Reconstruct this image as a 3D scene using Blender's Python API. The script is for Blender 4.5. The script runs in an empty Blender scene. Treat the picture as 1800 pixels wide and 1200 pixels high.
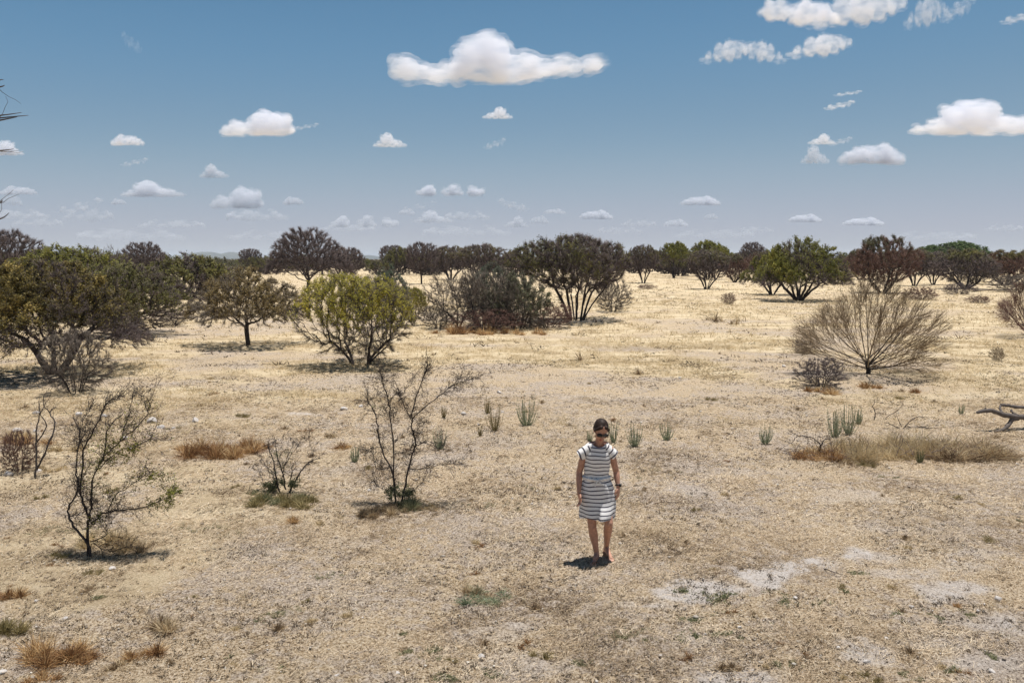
import bpy, bmesh, math, random
import numpy as np
from mathutils import Vector, Matrix
R = math.radians
PI = math.pi
sc = bpy.context.scene
col = sc.collection

# ------------------------------------------------------------------ camera
F, CX, CY, HCAM, HZ = 1450.0, 900.0, 600.0, 3.4, 455.0
PITCH = math.atan((CY - HZ) / F)
cam_d = bpy.data.cameras.new('camera')
cam = bpy.data.objects.new('camera', cam_d)
col.objects.link(cam)
cam_d.sensor_width = 36.0
cam_d.lens = F / 1800.0 * 36.0
cam_d.clip_start = 0.1
cam_d.clip_end = 120000
cam.location = (0, 0, HCAM)
cam.rotation_euler = (PI / 2 - PITCH, 0, 0)
sc.camera = cam
cP, sP = math.cos(PITCH), math.sin(PITCH)


def ray(px, py):
    a, b = (px - CX) / F, (CY - py) / F
    return np.array([a, cP + b * sP, -sP + b * cP])


def at(px, py):
    r = ray(px, py)
    t = -HCAM / r[2]
    return float(r[0] * t), float(r[1] * t)


def onplane(px, py, Y):
    r = ray(px, py)
    t = Y / r[1]
    return np.array([r[0] * t, Y, HCAM + r[2] * t])


# ------------------------------------------------------------------ noise
def _h(ix, iy, s):
    n = (ix.astype(np.int64) * 374761393 + iy.astype(np.int64) * 668265263 + s * 1442695041) & 0xFFFFFFFF
    n = ((n ^ (n >> 13)) * 1274126177) & 0xFFFFFFFF
    n = (n ^ (n >> 16)) & 0xFFFFFF
    return n / float(0xFFFFFF)


def vn(x, y, s=0):
    x = np.asarray(x, float); y = np.asarray(y, float)
    x0 = np.floor(x); y0 = np.floor(y)
    fx = x - x0; fy = y - y0
    fx = fx * fx * (3 - 2 * fx); fy = fy * fy * (3 - 2 * fy)
    a = _h(x0, y0, s); b = _h(x0 + 1, y0, s); c = _h(x0, y0 + 1, s); d = _h(x0 + 1, y0 + 1, s)
    return (a * (1 - fx) + b * fx) * (1 - fy) + (c * (1 - fx) + d * fx) * fy


def fbm(x, y, s=0, o=4):
    v = 0; a = 0.5; t = 0
    for k in range(o):
        v = v + a * vn(x * 2 ** k + 17.3 * k, y * 2 ** k - 9.1 * k, s + k); t += a; a *= 0.5
    return v / t


def sstep(a, b, v):
    t = np.clip((v - a) / (b - a), 0, 1)
    return t * t * (3 - 2 * t)


def gz(x, y):
    """height of the land"""
    x = np.asarray(x, float); y = np.asarray(y, float)
    r = np.hypot(x, y)
    z = (fbm(x / 5.0, y / 5.0, 3, 2) - .5) * 0.10 * sstep(3, 10, r)
    z = z + (fbm(x / 60, y / 60, 5, 2) - .5) * 0.5 * sstep(40, 160, r)
    return z


def gz1(x, y):
    return float(gz(np.array([x]), np.array([y]))[0])


# ------------------------------------------------------------------ mesh helpers
def mk_mesh(name, V, quads=None, tris=None, mats=(), qm=None, tm=None, attrs=None, smooth=False):
    me = bpy.data.meshes.new(name)
    V = np.asarray(V, np.float32)
    quads = np.zeros((0, 4), np.int32) if quads is None or len(quads) == 0 else np.asarray(quads, np.int32)
    tris = np.zeros((0, 3), np.int32) if tris is None or len(tris) == 0 else np.asarray(tris, np.int32)
    me.vertices.add(len(V)); me.vertices.foreach_set('co', V.ravel())
    nl = len(quads) * 4 + len(tris) * 3
    me.loops.add(nl)
    me.loops.foreach_set('vertex_index', np.concatenate([quads.ravel(), tris.ravel()]))
    me.polygons.add(len(quads) + len(tris))
    ls = np.concatenate([np.arange(len(quads)) * 4, len(quads) * 4 + np.arange(len(tris)) * 3]).astype(np.int32)
    me.polygons.foreach_set('loop_start', ls)
    for m in mats: me.materials.append(m)
    if qm is not None or tm is not None:
        a = np.zeros(len(quads), np.int32) if qm is None else np.broadcast_to(np.asarray(qm, np.int32), (len(quads),))
        b = np.zeros(len(tris), np.int32) if tm is None else np.broadcast_to(np.asarray(tm, np.int32), (len(tris),))
        me.polygons.foreach_set('material_index', np.concatenate([a, b]))
    if smooth:
        me.polygons.foreach_set('use_smooth', np.ones(len(quads) + len(tris), bool))
    me.update(calc_edges=True)
    if attrs:
        for k, v in attrs.items():
            at_ = me.attributes.new(k, 'FLOAT', 'POINT')
            at_.data.foreach_set('value', np.asarray(v, np.float32))
    return me


class MB:
    """collects vertex blocks"""
    def __init__(s):
        s.V = []; s.Q = []; s.T = []; s.qm = []; s.tm = []; s.n = 0; s.a = []
    def add(s, V, Q=None, T=None, m=0, rnd=0.5):
        V = np.asarray(V, float).reshape(-1, 3)
        if Q is not None and len(Q):
            s.Q.append(np.asarray(Q, int).reshape(-1, 4) + s.n); s.qm.append(np.full(len(s.Q[-1]), m))
        if T is not None and len(T):
            s.T.append(np.asarray(T, int).reshape(-1, 3) + s.n); s.tm.append(np.full(len(s.T[-1]), m))
        s.V.append(V); s.n += len(V)
        s.a.append(np.broadcast_to(np.asarray(rnd, float), (len(V),)))
    def mesh(s, name, mats, smooth=False):
        if not s.V: s.add(np.zeros((0, 3)))
        return mk_mesh(name, np.concatenate(s.V), np.concatenate(s.Q) if s.Q else None, np.concatenate(s.T) if s.T else None,
                       mats, np.concatenate(s.qm) if s.qm else None, np.concatenate(s.tm) if s.tm else None,
                       {'rnd': np.concatenate(s.a)}, smooth)


def link(name, me, parent=None, loc=None):
    o = bpy.data.objects.new(name, me)
    col.objects.link(o)
    if parent is not None: o.parent = parent
    if loc is not None: o.location = loc
    return o


def tag(o, label=None, cat=None, group=None, kind=None):
    if label: o['label'] = label
    if cat: o['category'] = cat
    if group: o['group'] = group
    if kind: o['kind'] = kind
    return o


def nrm(v):
    return v / np.maximum(np.linalg.norm(v, axis=-1, keepdims=True), 1e-9)


def frames(d):
    ref = np.where(np.abs(d[:, 2:3]) > 0.95, np.array([[1.0, 0, 0]]), np.array([[0, 0, 1.0]]))
    ref = np.where(np.abs(d[:, 2:3]) > 0.95, np.array([[0.0, 1.0, 0]]), ref)
    u = nrm(np.cross(ref, d)); w = np.cross(d, u)
    return u, w


def tubes(mb, P0, P1, r0, r1, k, d0=None, d1=None, m=0, rnd=0.5, tip=False):
    """separate tapered prisms from P0 to P1"""
    n = len(P0)
    if n == 0: return
    d = nrm(P1 - P0)
    d0 = d if d0 is None else d0
    d1 = d if d1 is None else d1
    ang = np.arange(k) * 2 * PI / k
    c, s = np.cos(ang), np.sin(ang)
    u, w = frames(d0)
    A = P0[:, None] + (u[:, None] * c[None, :, None] + w[:, None] * s[None, :, None]) * np.asarray(r0).reshape(-1, 1, 1)
    rn = np.broadcast_to(np.asarray(rnd, float), (n,))
    j = np.arange(k); j2 = (j + 1) % k
    if tip:
        V = np.concatenate([A, P1[:, None]], 1)
        b = (np.arange(n) * (k + 1))[:, None]
        T = np.stack([b + j, b + j2, np.broadcast_to(b + k, (n, k))], -1).reshape(-1, 3)
        mb.add(V, None, T, m, np.repeat(rn, k + 1))
    else:
        u, w = frames(d1)
        B = P1[:, None] + (u[:, None] * c[None, :, None] + w[:, None] * s[None, :, None]) * np.asarray(r1).reshape(-1, 1, 1)
        V = np.concatenate([A, B], 1)
        b = (np.arange(n) * (2 * k))[:, None]
        Q = np.stack([b + j, b + j2, b + k + j2, b + k + j], -1).reshape(-1, 4)
        mb.add(V, Q, None, m, np.repeat(rn, 2 * k))


def polytube(mb, pts, rad, k=7, m=0, rnd=0.5, cap=True, noise=0.0, rng=None):
    """one continuous tube through pts"""
    P = np.asarray(pts, float); n = len(P)
    rad = np.broadcast_to(np.asarray(rad, float), (n,))
    t = np.zeros_like(P); t[1:-1] = P[2:] - P[:-2]; t[0] = P[1] - P[0]; t[-1] = P[-1] - P[-2]
    t = nrm(t)
    u = nrm(np.cross(t[0], [0.3, 0.5, 0.81])); U = []
    for i in range(n):
        u = u - t[i] * np.dot(u, t[i]); u = u / np.linalg.norm(u); U.append(u)
    U = np.array(U); W = np.cross(t, U)
    ang = np.arange(k) * 2 * PI / k
    rr = rad[:, None, None] * np.ones((n, k, 1))
    if noise and rng is not None: rr = rr * (1 + noise * rng.uniform(-1, 1, (n, k, 1)))
    V = P[:, None] + (U[:, None] * np.cos(ang)[None, :, None] + W[:, None] * np.sin(ang)[None, :, None]) * rr
    V = V.reshape(-1, 3)
    j = np.arange(k); j2 = (j + 1) % k
    Q = np.concatenate([np.stack([i * k + j, i * k + j2, (i + 1) * k + j2, (i + 1) * k + j], -1) for i in range(n - 1)])
    T = None
    if cap:
        V = np.concatenate([V, P[:1], P[-1:]])
        T = np.concatenate([np.stack([j2, j, np.full(k, n * k)], -1), np.stack([(n - 1) * k + j, (n - 1) * k + j2, np.full(k, n * k + 1)], -1)])
    mb.add(V, Q, T, m, rnd)


def smoothline(pts, sub=4):
    P = np.asarray(pts, float)
    out = []
    n = len(P)
    for i in range(n - 1):
        p0 = P[max(i - 1, 0)]; p1 = P[i]; p2 = P[i + 1]; p3 = P[min(i + 2, n - 1)]
        for s in range(sub):
            t = s / sub
            out.append(0.5 * ((2 * p1) + (-p0 + p2) * t + (2 * p0 - 5 * p1 + 4 * p2 - p3) * t * t + (-p0 + 3 * p1 - 3 * p2 + p3) * t ** 3))
    out.append(P[-1])
    return np.array(out)


def blades(mb, P, D, L, W, bend, rng, m=0, rnd=None, side=None):
    """flat tapering blades: base P, direction D, length L, width W, bend = droop vector"""
    n = len(P)
    if n == 0: return
    D = nrm(D)
    if side is None:
        side = nrm(np.cross(D, nrm(rng.normal(size=(n, 3)))))
    L = np.asarray(L).reshape(-1, 1); W = np.asarray(W).reshape(-1, 1)
    M = P + D * L * .55
    E = P + D * L + bend
    V = np.stack([P - side * W * .5, P + side * W * .5, M + side * W * .42 + bend * .25, M - side * W * .42 + bend * .25, E], 1)
    b = (np.arange(n) * 5)[:, None]
    Q = b + np.array([[0, 1, 2, 3]]); T = b + np.array([[3, 2, 4]])
    rn = rng.uniform(0, 1, n) if rnd is None else np.broadcast_to(rnd, (n,))
    mb.add(V.reshape(-1, 3), Q, T, m, np.repeat(rn, 5))


# ------------------------------------------------------------------ materials
def lin(h):
    c = [int(h[i:i + 2], 16) / 255 for i in (0, 2, 4)]
    return tuple((v / 12.92 if v <= .04045 else ((v + .055) / 1.055) ** 2.4) for v in c) + (1,)


class NT:
    def __init__(s, m):
        s.nt = m.node_tree; s.n = s.nt.nodes; s.l = s.nt.links
    def node(s, t, **kw):
        n = s.n.new(t)
        for k, v in kw.items():
            if k.startswith('i_'):
                key = k[2:]
                n.inputs[int(key) if key.isdigit() else key].default_value = v
            else: setattr(n, k, v)
        return n
    def link(s, a, b): s.l.new(a, b)
    def ramp(s, fac, stops, interp='LINEAR'):
        r = s.n.new('ShaderNodeValToRGB'); r.color_ramp.interpolation = interp
        while len(r.color_ramp.elements) < len(stops): r.color_ramp.elements.new(0.5)
        for e, (p, c) in zip(r.color_ramp.elements, stops): e.position = p; e.color = c
        s.link(fac, r.inputs[0]); return r.outputs[0]
    def noise(s, vec, scale, detail=4, rough=.55):
        n = s.n.new('ShaderNodeTexNoise'); n.inputs['Scale'].default_value = scale
        n.inputs['Detail'].default_value = detail; n.inputs['Roughness'].default_value = rough
        if vec is not None: s.link(vec, n.inputs['Vector'])
        return n.outputs[0]
    def mix(s, f, a, b, mode='MIX'):
        n = s.n.new('ShaderNodeMix'); n.data_type = 'RGBA'; n.blend_type = mode
        for i, v in ((0, f), (6, a), (7, b)):
            if hasattr(v, 'links'): s.link(v, n.inputs[i])
            else: n.inputs[i].default_value = v
        return n.outputs[2]
    def math(s, op, a, b=0.0, clamp=False):
        n = s.n.new('ShaderNodeMath'); n.operation = op; n.use_clamp = clamp
        for i, v in ((0, a), (1, b)):
            if hasattr(v, 'links'): s.link(v, n.inputs[i])
            else: n.inputs[i].default_value = v
        return n.outputs[0]


def new_mat(name):
    m = bpy.data.materials.new(name); m.use_nodes = True
    return m, NT(m), m.node_tree.nodes['Principled BSDF']


def g3(a, b, c):
    return (a, b, c, 1)


def mat_ramp(name, stops, rough=.85, transl=0.0, scale=None, spec=0.15, obj=True):
    """colour from the per-blade random attribute, with slow noise through the thing"""
    m, t, b = new_mat(name)
    a = t.node('ShaderNodeAttribute', attribute_name='rnd').outputs['Fac']
    tc = t.node('ShaderNodeTexCoord').outputs['Object']
    nz = t.noise(tc, scale or 1.3, 3)
    f = t.math('ADD', t.math('MULTIPLY', a, .72), t.math('MULTIPLY', t.math('SUBTRACT', nz, .5), .9))
    f = t.math('ADD', f, .14)
    c = t.ramp(f, stops)
    t.link(c, b.inputs['Base Color'])
    b.inputs['Roughness'].default_value = rough
    b.inputs['Specular IOR Level'].default_value = spec
    if transl > 0:
        tr = t.node('ShaderNodeBsdfTranslucent'); t.link(c, tr.inputs[0])
        mx = t.node('ShaderNodeMixShader'); mx.inputs[0].default_value = transl
        t.link(b.outputs[0], mx.inputs[1]); t.link(tr.outputs[0], mx.inputs[2])
        t.link(mx.outputs[0], t.n['Material Output'].inputs[0])
    return m


def mat_bark(name, c0, c1, scale=14):
    m, t, b = new_mat(name)
    tc = t.node('ShaderNodeTexCoord').outputs['Object']
    mp = t.node('ShaderNodeMapping'); mp.inputs['Scale'].default_value = (1, 1, .35); t.link(tc, mp.inputs[0])
    n1 = t.noise(mp.outputs[0], scale, 5, .65)
    a = t.node('ShaderNodeAttribute', attribute_name='rnd').outputs['Fac']
    f = t.math('ADD', t.math('MULTIPLY', n1, .75), t.math('MULTIPLY', a, .3))
    c = t.ramp(f, [(.25, c0), (.75, c1)])
    t.link(c, b.inputs['Base Color']); b.inputs['Roughness'].default_value = .9
    b.inputs['Specular IOR Level'].default_value = .15
    bp = t.node('ShaderNodeBump'); bp.inputs['Strength'].default_value = .6; bp.inputs['Distance'].default_value = .02
    t.link(n1, bp.inputs['Height']); t.link(bp.outputs[0], b.inputs['Normal'])
    return m


M = {}
M['bark_dark'] = mat_bark('bark_dark', g3(.022, .017, .017), g3(.085, .070, .064))
M['bark_grey'] = mat_bark('bark_grey', g3(.05, .042, .04), g3(.17, .145, .13))
M['twig_dark'] = mat_ramp('twig_dark', [(.1, g3(.05, .04, .042)), (.6, g3(.145, .113, .108)), (1, g3(.27, .215, .19))])
M['twig_grey'] = mat_ramp('twig_grey', [(.1, g3(.07, .057, .05)), (.6, g3(.17, .14, .115)), (1, g3(.32, .27, .21))])
M['twig_tan'] = mat_ramp('twig_tan', [(.1, g3(.09, .062, .04)), (.5, g3(.25, .185, .12)), (1, g3(.50, .39, .25))])
M['twig_red'] = mat_ramp('twig_red', [(.1, g3(.075, .04, .035)), (.6, g3(.17, .10, .08)), (1, g3(.28, .17, .12))])
M['leaf_olive'] = mat_ramp('leaf_olive', [(.12, g3(.05, .042, .022)), (.48, g3(.13, .11, .042)), (.72, g3(.34, .26, .08)), (1, g3(.68, .52, .20))], .6, .3, .9)
M['leaf_olivedark'] = mat_ramp('leaf_olivedark', [(.1, g3(.06, .06, .03)), (.5, g3(.18, .175, .06)), (1, g3(.38, .34, .11))], .65, .25, .9)
M['leaf_tan'] = mat_ramp('leaf_tan', [(.1, g3(.09, .065, .032)), (.5, g3(.24, .18, .075)), (1, g3(.52, .39, .17))], .65, .2, 1)
M['leaf_yellow'] = mat_ramp('leaf_yellow', [(.1, g3(.14, .135, .03)), (.42, g3(.42, .39, .06)), (1, g3(.80, .66, .13))], .55, .35, 1.1)
M['leaf_green'] = mat_ramp('leaf_green', [(.1, g3(.07, .08, .022)), (.5, g3(.21, .215, .05)), (1, g3(.46, .40, .10))], .6, .3, .5)
M['leaf_bright'] = mat_ramp('leaf_bright', [(.1, g3(.04, .075, .028)), (.5, g3(.12, .18, .06)), (1, g3(.24, .30, .10))], .6, .25, .5)
M['leaf_blue'] = mat_ramp('leaf_blue', [(.1, g3(.06, .085, .06)), (.5, g3(.13, .165, .11)), (1, g3(.25, .27, .18))], .65, .25, 2)
M['leaf_grey'] = mat_ramp('leaf_grey', [(.1, g3(.06, .065, .04)), (.5, g3(.12, .13, .07)), (1, g3(.22, .22, .12))], .65, .2, 1.5)
M['forb'] = mat_ramp('forb', [(.1, g3(.16, .20, .12)), (.5, g3(.32, .36, .225)), (1, g3(.56, .55, .37))], .7, .25, 3)
M['forb_dry'] = mat_ramp('forb_dry', [(.1, g3(.16, .13, .05)), (.5, g3(.30, .24, .11)), (1, g3(.46, .37, .19))], .7, .25, 3)
M['weed'] = mat_ramp('weed', [(.1, g3(.09, .10, .05)), (.5, g3(.21, .22, .115)), (1, g3(.38, .35, .20))], .7, .25, 3)
M['straw'] = mat_ramp('straw', [(0, g3(.14, .085, .045)), (.25, g3(.40, .30, .195)), (.6, g3(.75, .61, .435)), (1, g3(.93, .82, .65))], .75, .2, .7)
M['straw_gold'] = mat_ramp('straw_gold', [(0, g3(.30, .21, .11)), (.4, g3(.59, .465, .275)), (1, g3(.83, .70, .47))], .75, .25, .25)
M['straw_rust'] = mat_ramp('straw_rust', [(0, g3(.13, .06, .03)), (.35, g3(.36, .20, .09)), (.65, g3(.60, .40, .19)), (1, g3(.84, .66, .40))], .75, .25, 4)
M['straw_brown'] = mat_ramp('straw_brown', [(0, g3(.09, .055, .035)), (.35, g3(.32, .225, .135)), (.7, g3(.60, .47, .29)), (1, g3(.80, .66, .44))], .75, .2, 3)
M['litter'] = mat_ramp('litter', [(0, g3(.03, .022, .015)), (.6, g3(.10, .075, .05)), (1, g3(.30, .23, .15))], .85, 0, 2)


def mat_stone():
    m, t, b = new_mat('stone')
    tc = t.node('ShaderNodeTexCoord').outputs['Object']
    n = t.noise(tc, 18, 6, .65)
    c = t.ramp(n, [(.3, g3(.30, .27, .25)), (.5, g3(.55, .50, .46)), (.7, g3(.78, .74, .69))])
    t.link(c, b.inputs['Base Color']); b.inputs['Roughness'].default_value = .9
    bp = t.node('ShaderNodeBump'); bp.inputs['Strength'].default_value = .5; bp.inputs['Distance'].default_value = .01
    t.link(n, bp.inputs['Height']); t.link(bp.outputs[0], b.inputs['Normal'])
    return m


M['stone'] = mat_stone()
M['pebble'] = mat_ramp('pebble', [(0, g3(.10, .08, .06)), (.4, g3(.28, .23, .18)), (.75, g3(.48, .43, .37)), (1, g3(.75, .71, .65))], .9, 0, 1)


def mat_ground():
    m, t, b = new_mat('ground_soil')
    tc = t.node('ShaderNodeTexCoord').outputs['Object']
    A = lambda n: t.node('ShaderNodeAttribute', attribute_name=n).outputs['Fac']
    gold, pale, dark = A('gold'), A('pale'), A('dark')
    n_f = t.noise(tc, 44, 6, .76)      # few cm
    n_m = t.noise(tc, 6.5, 5, .65)
    n_l = t.noise(tc, .55, 4, .55)
    mp = t.node('ShaderNodeMapping'); mp.inputs['Scale'].default_value = (.5, 1, 1); t.link(tc, mp.inputs[0])
    n_far = t.noise(mp.outputs[0], .9, 7, .7)
    soil = t.ramp(n_f, [(.40, g3(.07, .05, .035)), (.475, g3(.42, .335, .265)), (.56, g3(.61, .51, .415)), (.68, g3(.84, .76, .67))])  # soil and straw: dark stop is litter crumbs plus shade painted into the dips
    straw = t.ramp(n_f, [(.40, g3(.08, .05, .028)), (.475, g3(.50, .365, .225)), (.56, g3(.67, .545, .395)), (.70, g3(.87, .76, .60))])
    k = t.math('MULTIPLY', t.math('SUBTRACT', t.math('ADD', n_m, n_l), .90), 6.0)
    k = t.math('ADD', k, t.math('MULTIPLY', gold, .6), True)
    c = t.mix(k, soil, straw)
    gcol = t.mix(t.math('MULTIPLY', t.math('SUBTRACT', .47, n_far), 7, True), t.ramp(n_far, [(.36, g3(.46, .345, .20)), (.50, g3(.61, .485, .315)), (.66, g3(.765, .64, .445))]), t.ramp(n_f, [(.35, g3(.16, .11, .07)), (.6, g3(.52, .41, .27))]))
    c = t.mix(gold, c, gcol)
    pcol = t.ramp(n_f, [(.34, g3(.20, .16, .13)), (.43, g3(.56, .495, .445)), (.56, g3(.70, .63, .575)), (.72, g3(.84, .79, .73))])
    c = t.mix(t.math('MULTIPLY', t.math('ADD', pale, t.math('MULTIPLY', t.math('SUBTRACT', n_m, .5), 2.2)), pale, True), c, pcol)
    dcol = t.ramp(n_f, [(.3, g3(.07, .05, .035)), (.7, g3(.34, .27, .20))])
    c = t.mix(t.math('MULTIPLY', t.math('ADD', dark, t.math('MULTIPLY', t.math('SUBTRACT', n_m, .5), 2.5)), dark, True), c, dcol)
    t.link(c, b.inputs['Base Color']); b.inputs['Roughness'].default_value = .95
    b.inputs['Specular IOR Level'].default_value = .05
    vo = t.node('ShaderNodeTexVoronoi'); vo.inputs['Scale'].default_value = 22; t.link(tc, vo.inputs['Vector'])
    h = t.math('ADD', t.math('MULTIPLY', n_f, 1.0), t.math('MULTIPLY', vo.outputs[0], -.35))
    bp = t.node('ShaderNodeBump'); bp.inputs['Strength'].default_value = 1.0; bp.inputs['Distance'].default_value = .045
    t.link(h, bp.inputs['Height']); t.link(bp.outputs[0], b.inputs['Normal'])
    return m


# ------------------------------------------------------------------ ground zones
PALE = [(1140, 1068, 60, 17, .95), (1200, 1046, 60, 17, 1), (1260, 1030, 60, 17, 1.1), (1320, 1014, 60, 17, 1.1), (1385, 1002, 60, 17, 1.1), (1445, 990, 55, 12, 1.1), (1500, 980, 45, 10, .9), (1560, 985, 50, 10, .7),
        (1640, 1045, 60, 16, .85), (1700, 1035, 60, 12, .9), (1760, 1095, 60, 26, .85), (1590, 1010, 60, 10, .7), (1690, 1000, 40, 9, .6),
        (1520, 1150, 60, 20, .85), (1480, 1128, 50, 12, .7), (1310, 1190, 80, 14, .9), (1260, 1165, 50, 12, .6), (1240, 1125, 50, 12, .6), (1580, 935, 70, 10, .55), (1740, 975, 70, 9, .5), (1700, 1160, 90, 18, .7), (1640, 1130, 60, 12, .6),
        (910, 1170, 90, 20, .6), (930, 1100, 50, 12, .65), (545, 728, 28, 5, 1.1), (70, 1150, 60, 30, .35), (1130, 1085, 50, 10, .6), (850, 1120, 60, 14, .5), (610, 1080, 30, 8, .45),
        (1120, 850, 60, 8, .5), (1210, 862, 60, 8, .5), (1500, 870, 70, 12, .5), (760, 800, 60, 9, .35), (1080, 700, 120, 6, .4), (630, 950, 50, 9, .35), (1450, 880, 60, 8, .5), (350, 1080, 60, 10, .35), (700, 770, 60, 8, .3), (1350, 830, 80, 7, .4)]
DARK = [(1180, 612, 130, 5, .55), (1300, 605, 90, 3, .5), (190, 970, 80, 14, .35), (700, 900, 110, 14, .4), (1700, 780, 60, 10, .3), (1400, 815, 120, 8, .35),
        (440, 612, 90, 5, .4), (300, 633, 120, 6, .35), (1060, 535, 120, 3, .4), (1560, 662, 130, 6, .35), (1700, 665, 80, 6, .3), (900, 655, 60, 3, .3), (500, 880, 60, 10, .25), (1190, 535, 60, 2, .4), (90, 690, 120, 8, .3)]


def _patches(lst):
    out = []
    for (px, py, rx, ry, s) in lst:
        x0, y0 = at(px, py); x1, _ = at(px + rx, py); _, y1 = at(px, py - ry); _, y2 = at(px, py + ry)
        out.append((x0, y0, abs(x1 - x0), abs(y1 - y2) / 2, s))
    return out


PALE_W, DARK_W = _patches(PALE), _patches(DARK)


def zones(x, y):
    r = np.hypot(x, y)
    wob = (fbm(x / 6, y / 6, 11, 3) - .5)
    gold = sstep(15.5, 27, r + wob * 11) * (1 - .92 * sstep(.46, .58, fbm(x / 4.5, y / 3.2, 21, 5)) * (1 - .55 * sstep(28, 90, r)))
    left = sstep(-1.8, -4.5, x + y * .28 - .5 + wob * 2) if False else sstep(0.12, .45, (-x / np.maximum(y, 1)) + wob * .25)
    gold = np.clip(gold + .7 * left * sstep(.42, .6, fbm(x / 1.4, y / 1.4, 31, 3)) * (r < 22), 0, 1)
    gold = np.where(y < 0, gold * .5, gold)
    def acc(L, s):
        v = np.zeros_like(x)
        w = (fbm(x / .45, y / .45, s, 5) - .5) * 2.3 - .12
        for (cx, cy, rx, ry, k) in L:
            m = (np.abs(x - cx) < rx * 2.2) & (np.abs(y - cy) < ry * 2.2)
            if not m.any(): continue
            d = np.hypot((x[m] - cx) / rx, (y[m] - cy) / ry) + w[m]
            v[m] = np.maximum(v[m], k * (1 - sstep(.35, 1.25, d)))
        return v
    return gold, acc(PALE_W, 41), acc(DARK_W, 47)


def build_ground():
    a_f = np.linspace(-R(44), R(44), 620)
    a_b = np.linspace(R(44), R(316), 70)[1:-1]
    ang = np.concatenate([a_f, a_b])
    rr = [0.6]
    while rr[-1] < 4.4: rr.append(rr[-1] * 1.08)
    while rr[-1] < 30: rr.append(rr[-1] * 1.0045)
    while rr[-1] < 11000: rr.append(rr[-1] * 1.022)
    rr = np.array(rr)
    A, RR = np.meshgrid(ang, rr)
    X = np.sin(A) * RR; Y = np.cos(A) * RR
    x, y = X.ravel(), Y.ravel()
    z = gz(x, y)
    near = 1 - sstep(18, 32, RR.ravel())
    z = z + near * ((fbm(x / .09, y / .09, 61, 3) - .5) * .062 + (fbm(x / .5, y / .5, 67, 2) - .5) * .03)
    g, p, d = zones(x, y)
    V = np.stack([x, y, z], 1)
    na, nr = len(ang), len(rr)
    i, j = np.meshgrid(np.arange(nr - 1), np.arange(na), indexing='ij')
    j2 = (j + 1) % na
    Q = np.stack([i * na + j, (i + 1) * na + j, (i + 1) * na + j2, i * na + j2], -1).reshape(-1, 4)
    Q = Q[:, ::-1]
    V = np.concatenate([V, [[0, 0, gz1(0, 0)]]])
    jj = np.arange(na)
    T = np.stack([jj, (jj + 1) % na, np.full(na, len(V) - 1)], -1)
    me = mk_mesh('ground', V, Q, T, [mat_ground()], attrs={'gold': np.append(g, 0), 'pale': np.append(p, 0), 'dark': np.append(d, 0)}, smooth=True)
    return tag(link('ground', me), kind='structure')


# ------------------------------------------------------------------ ground cover
def scatter(rng, n, y0, y1, spread=.72, off=0.0):
    """points with equal area density between depths y0 and y1 in a widening strip"""
    y = np.sqrt(rng.uniform(y0 * y0, y1 * y1, n))
    x = rng.uniform(-spread, spread, n) * y + rng.uniform(-1.2, 1.2, n)
    return x, y


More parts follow.
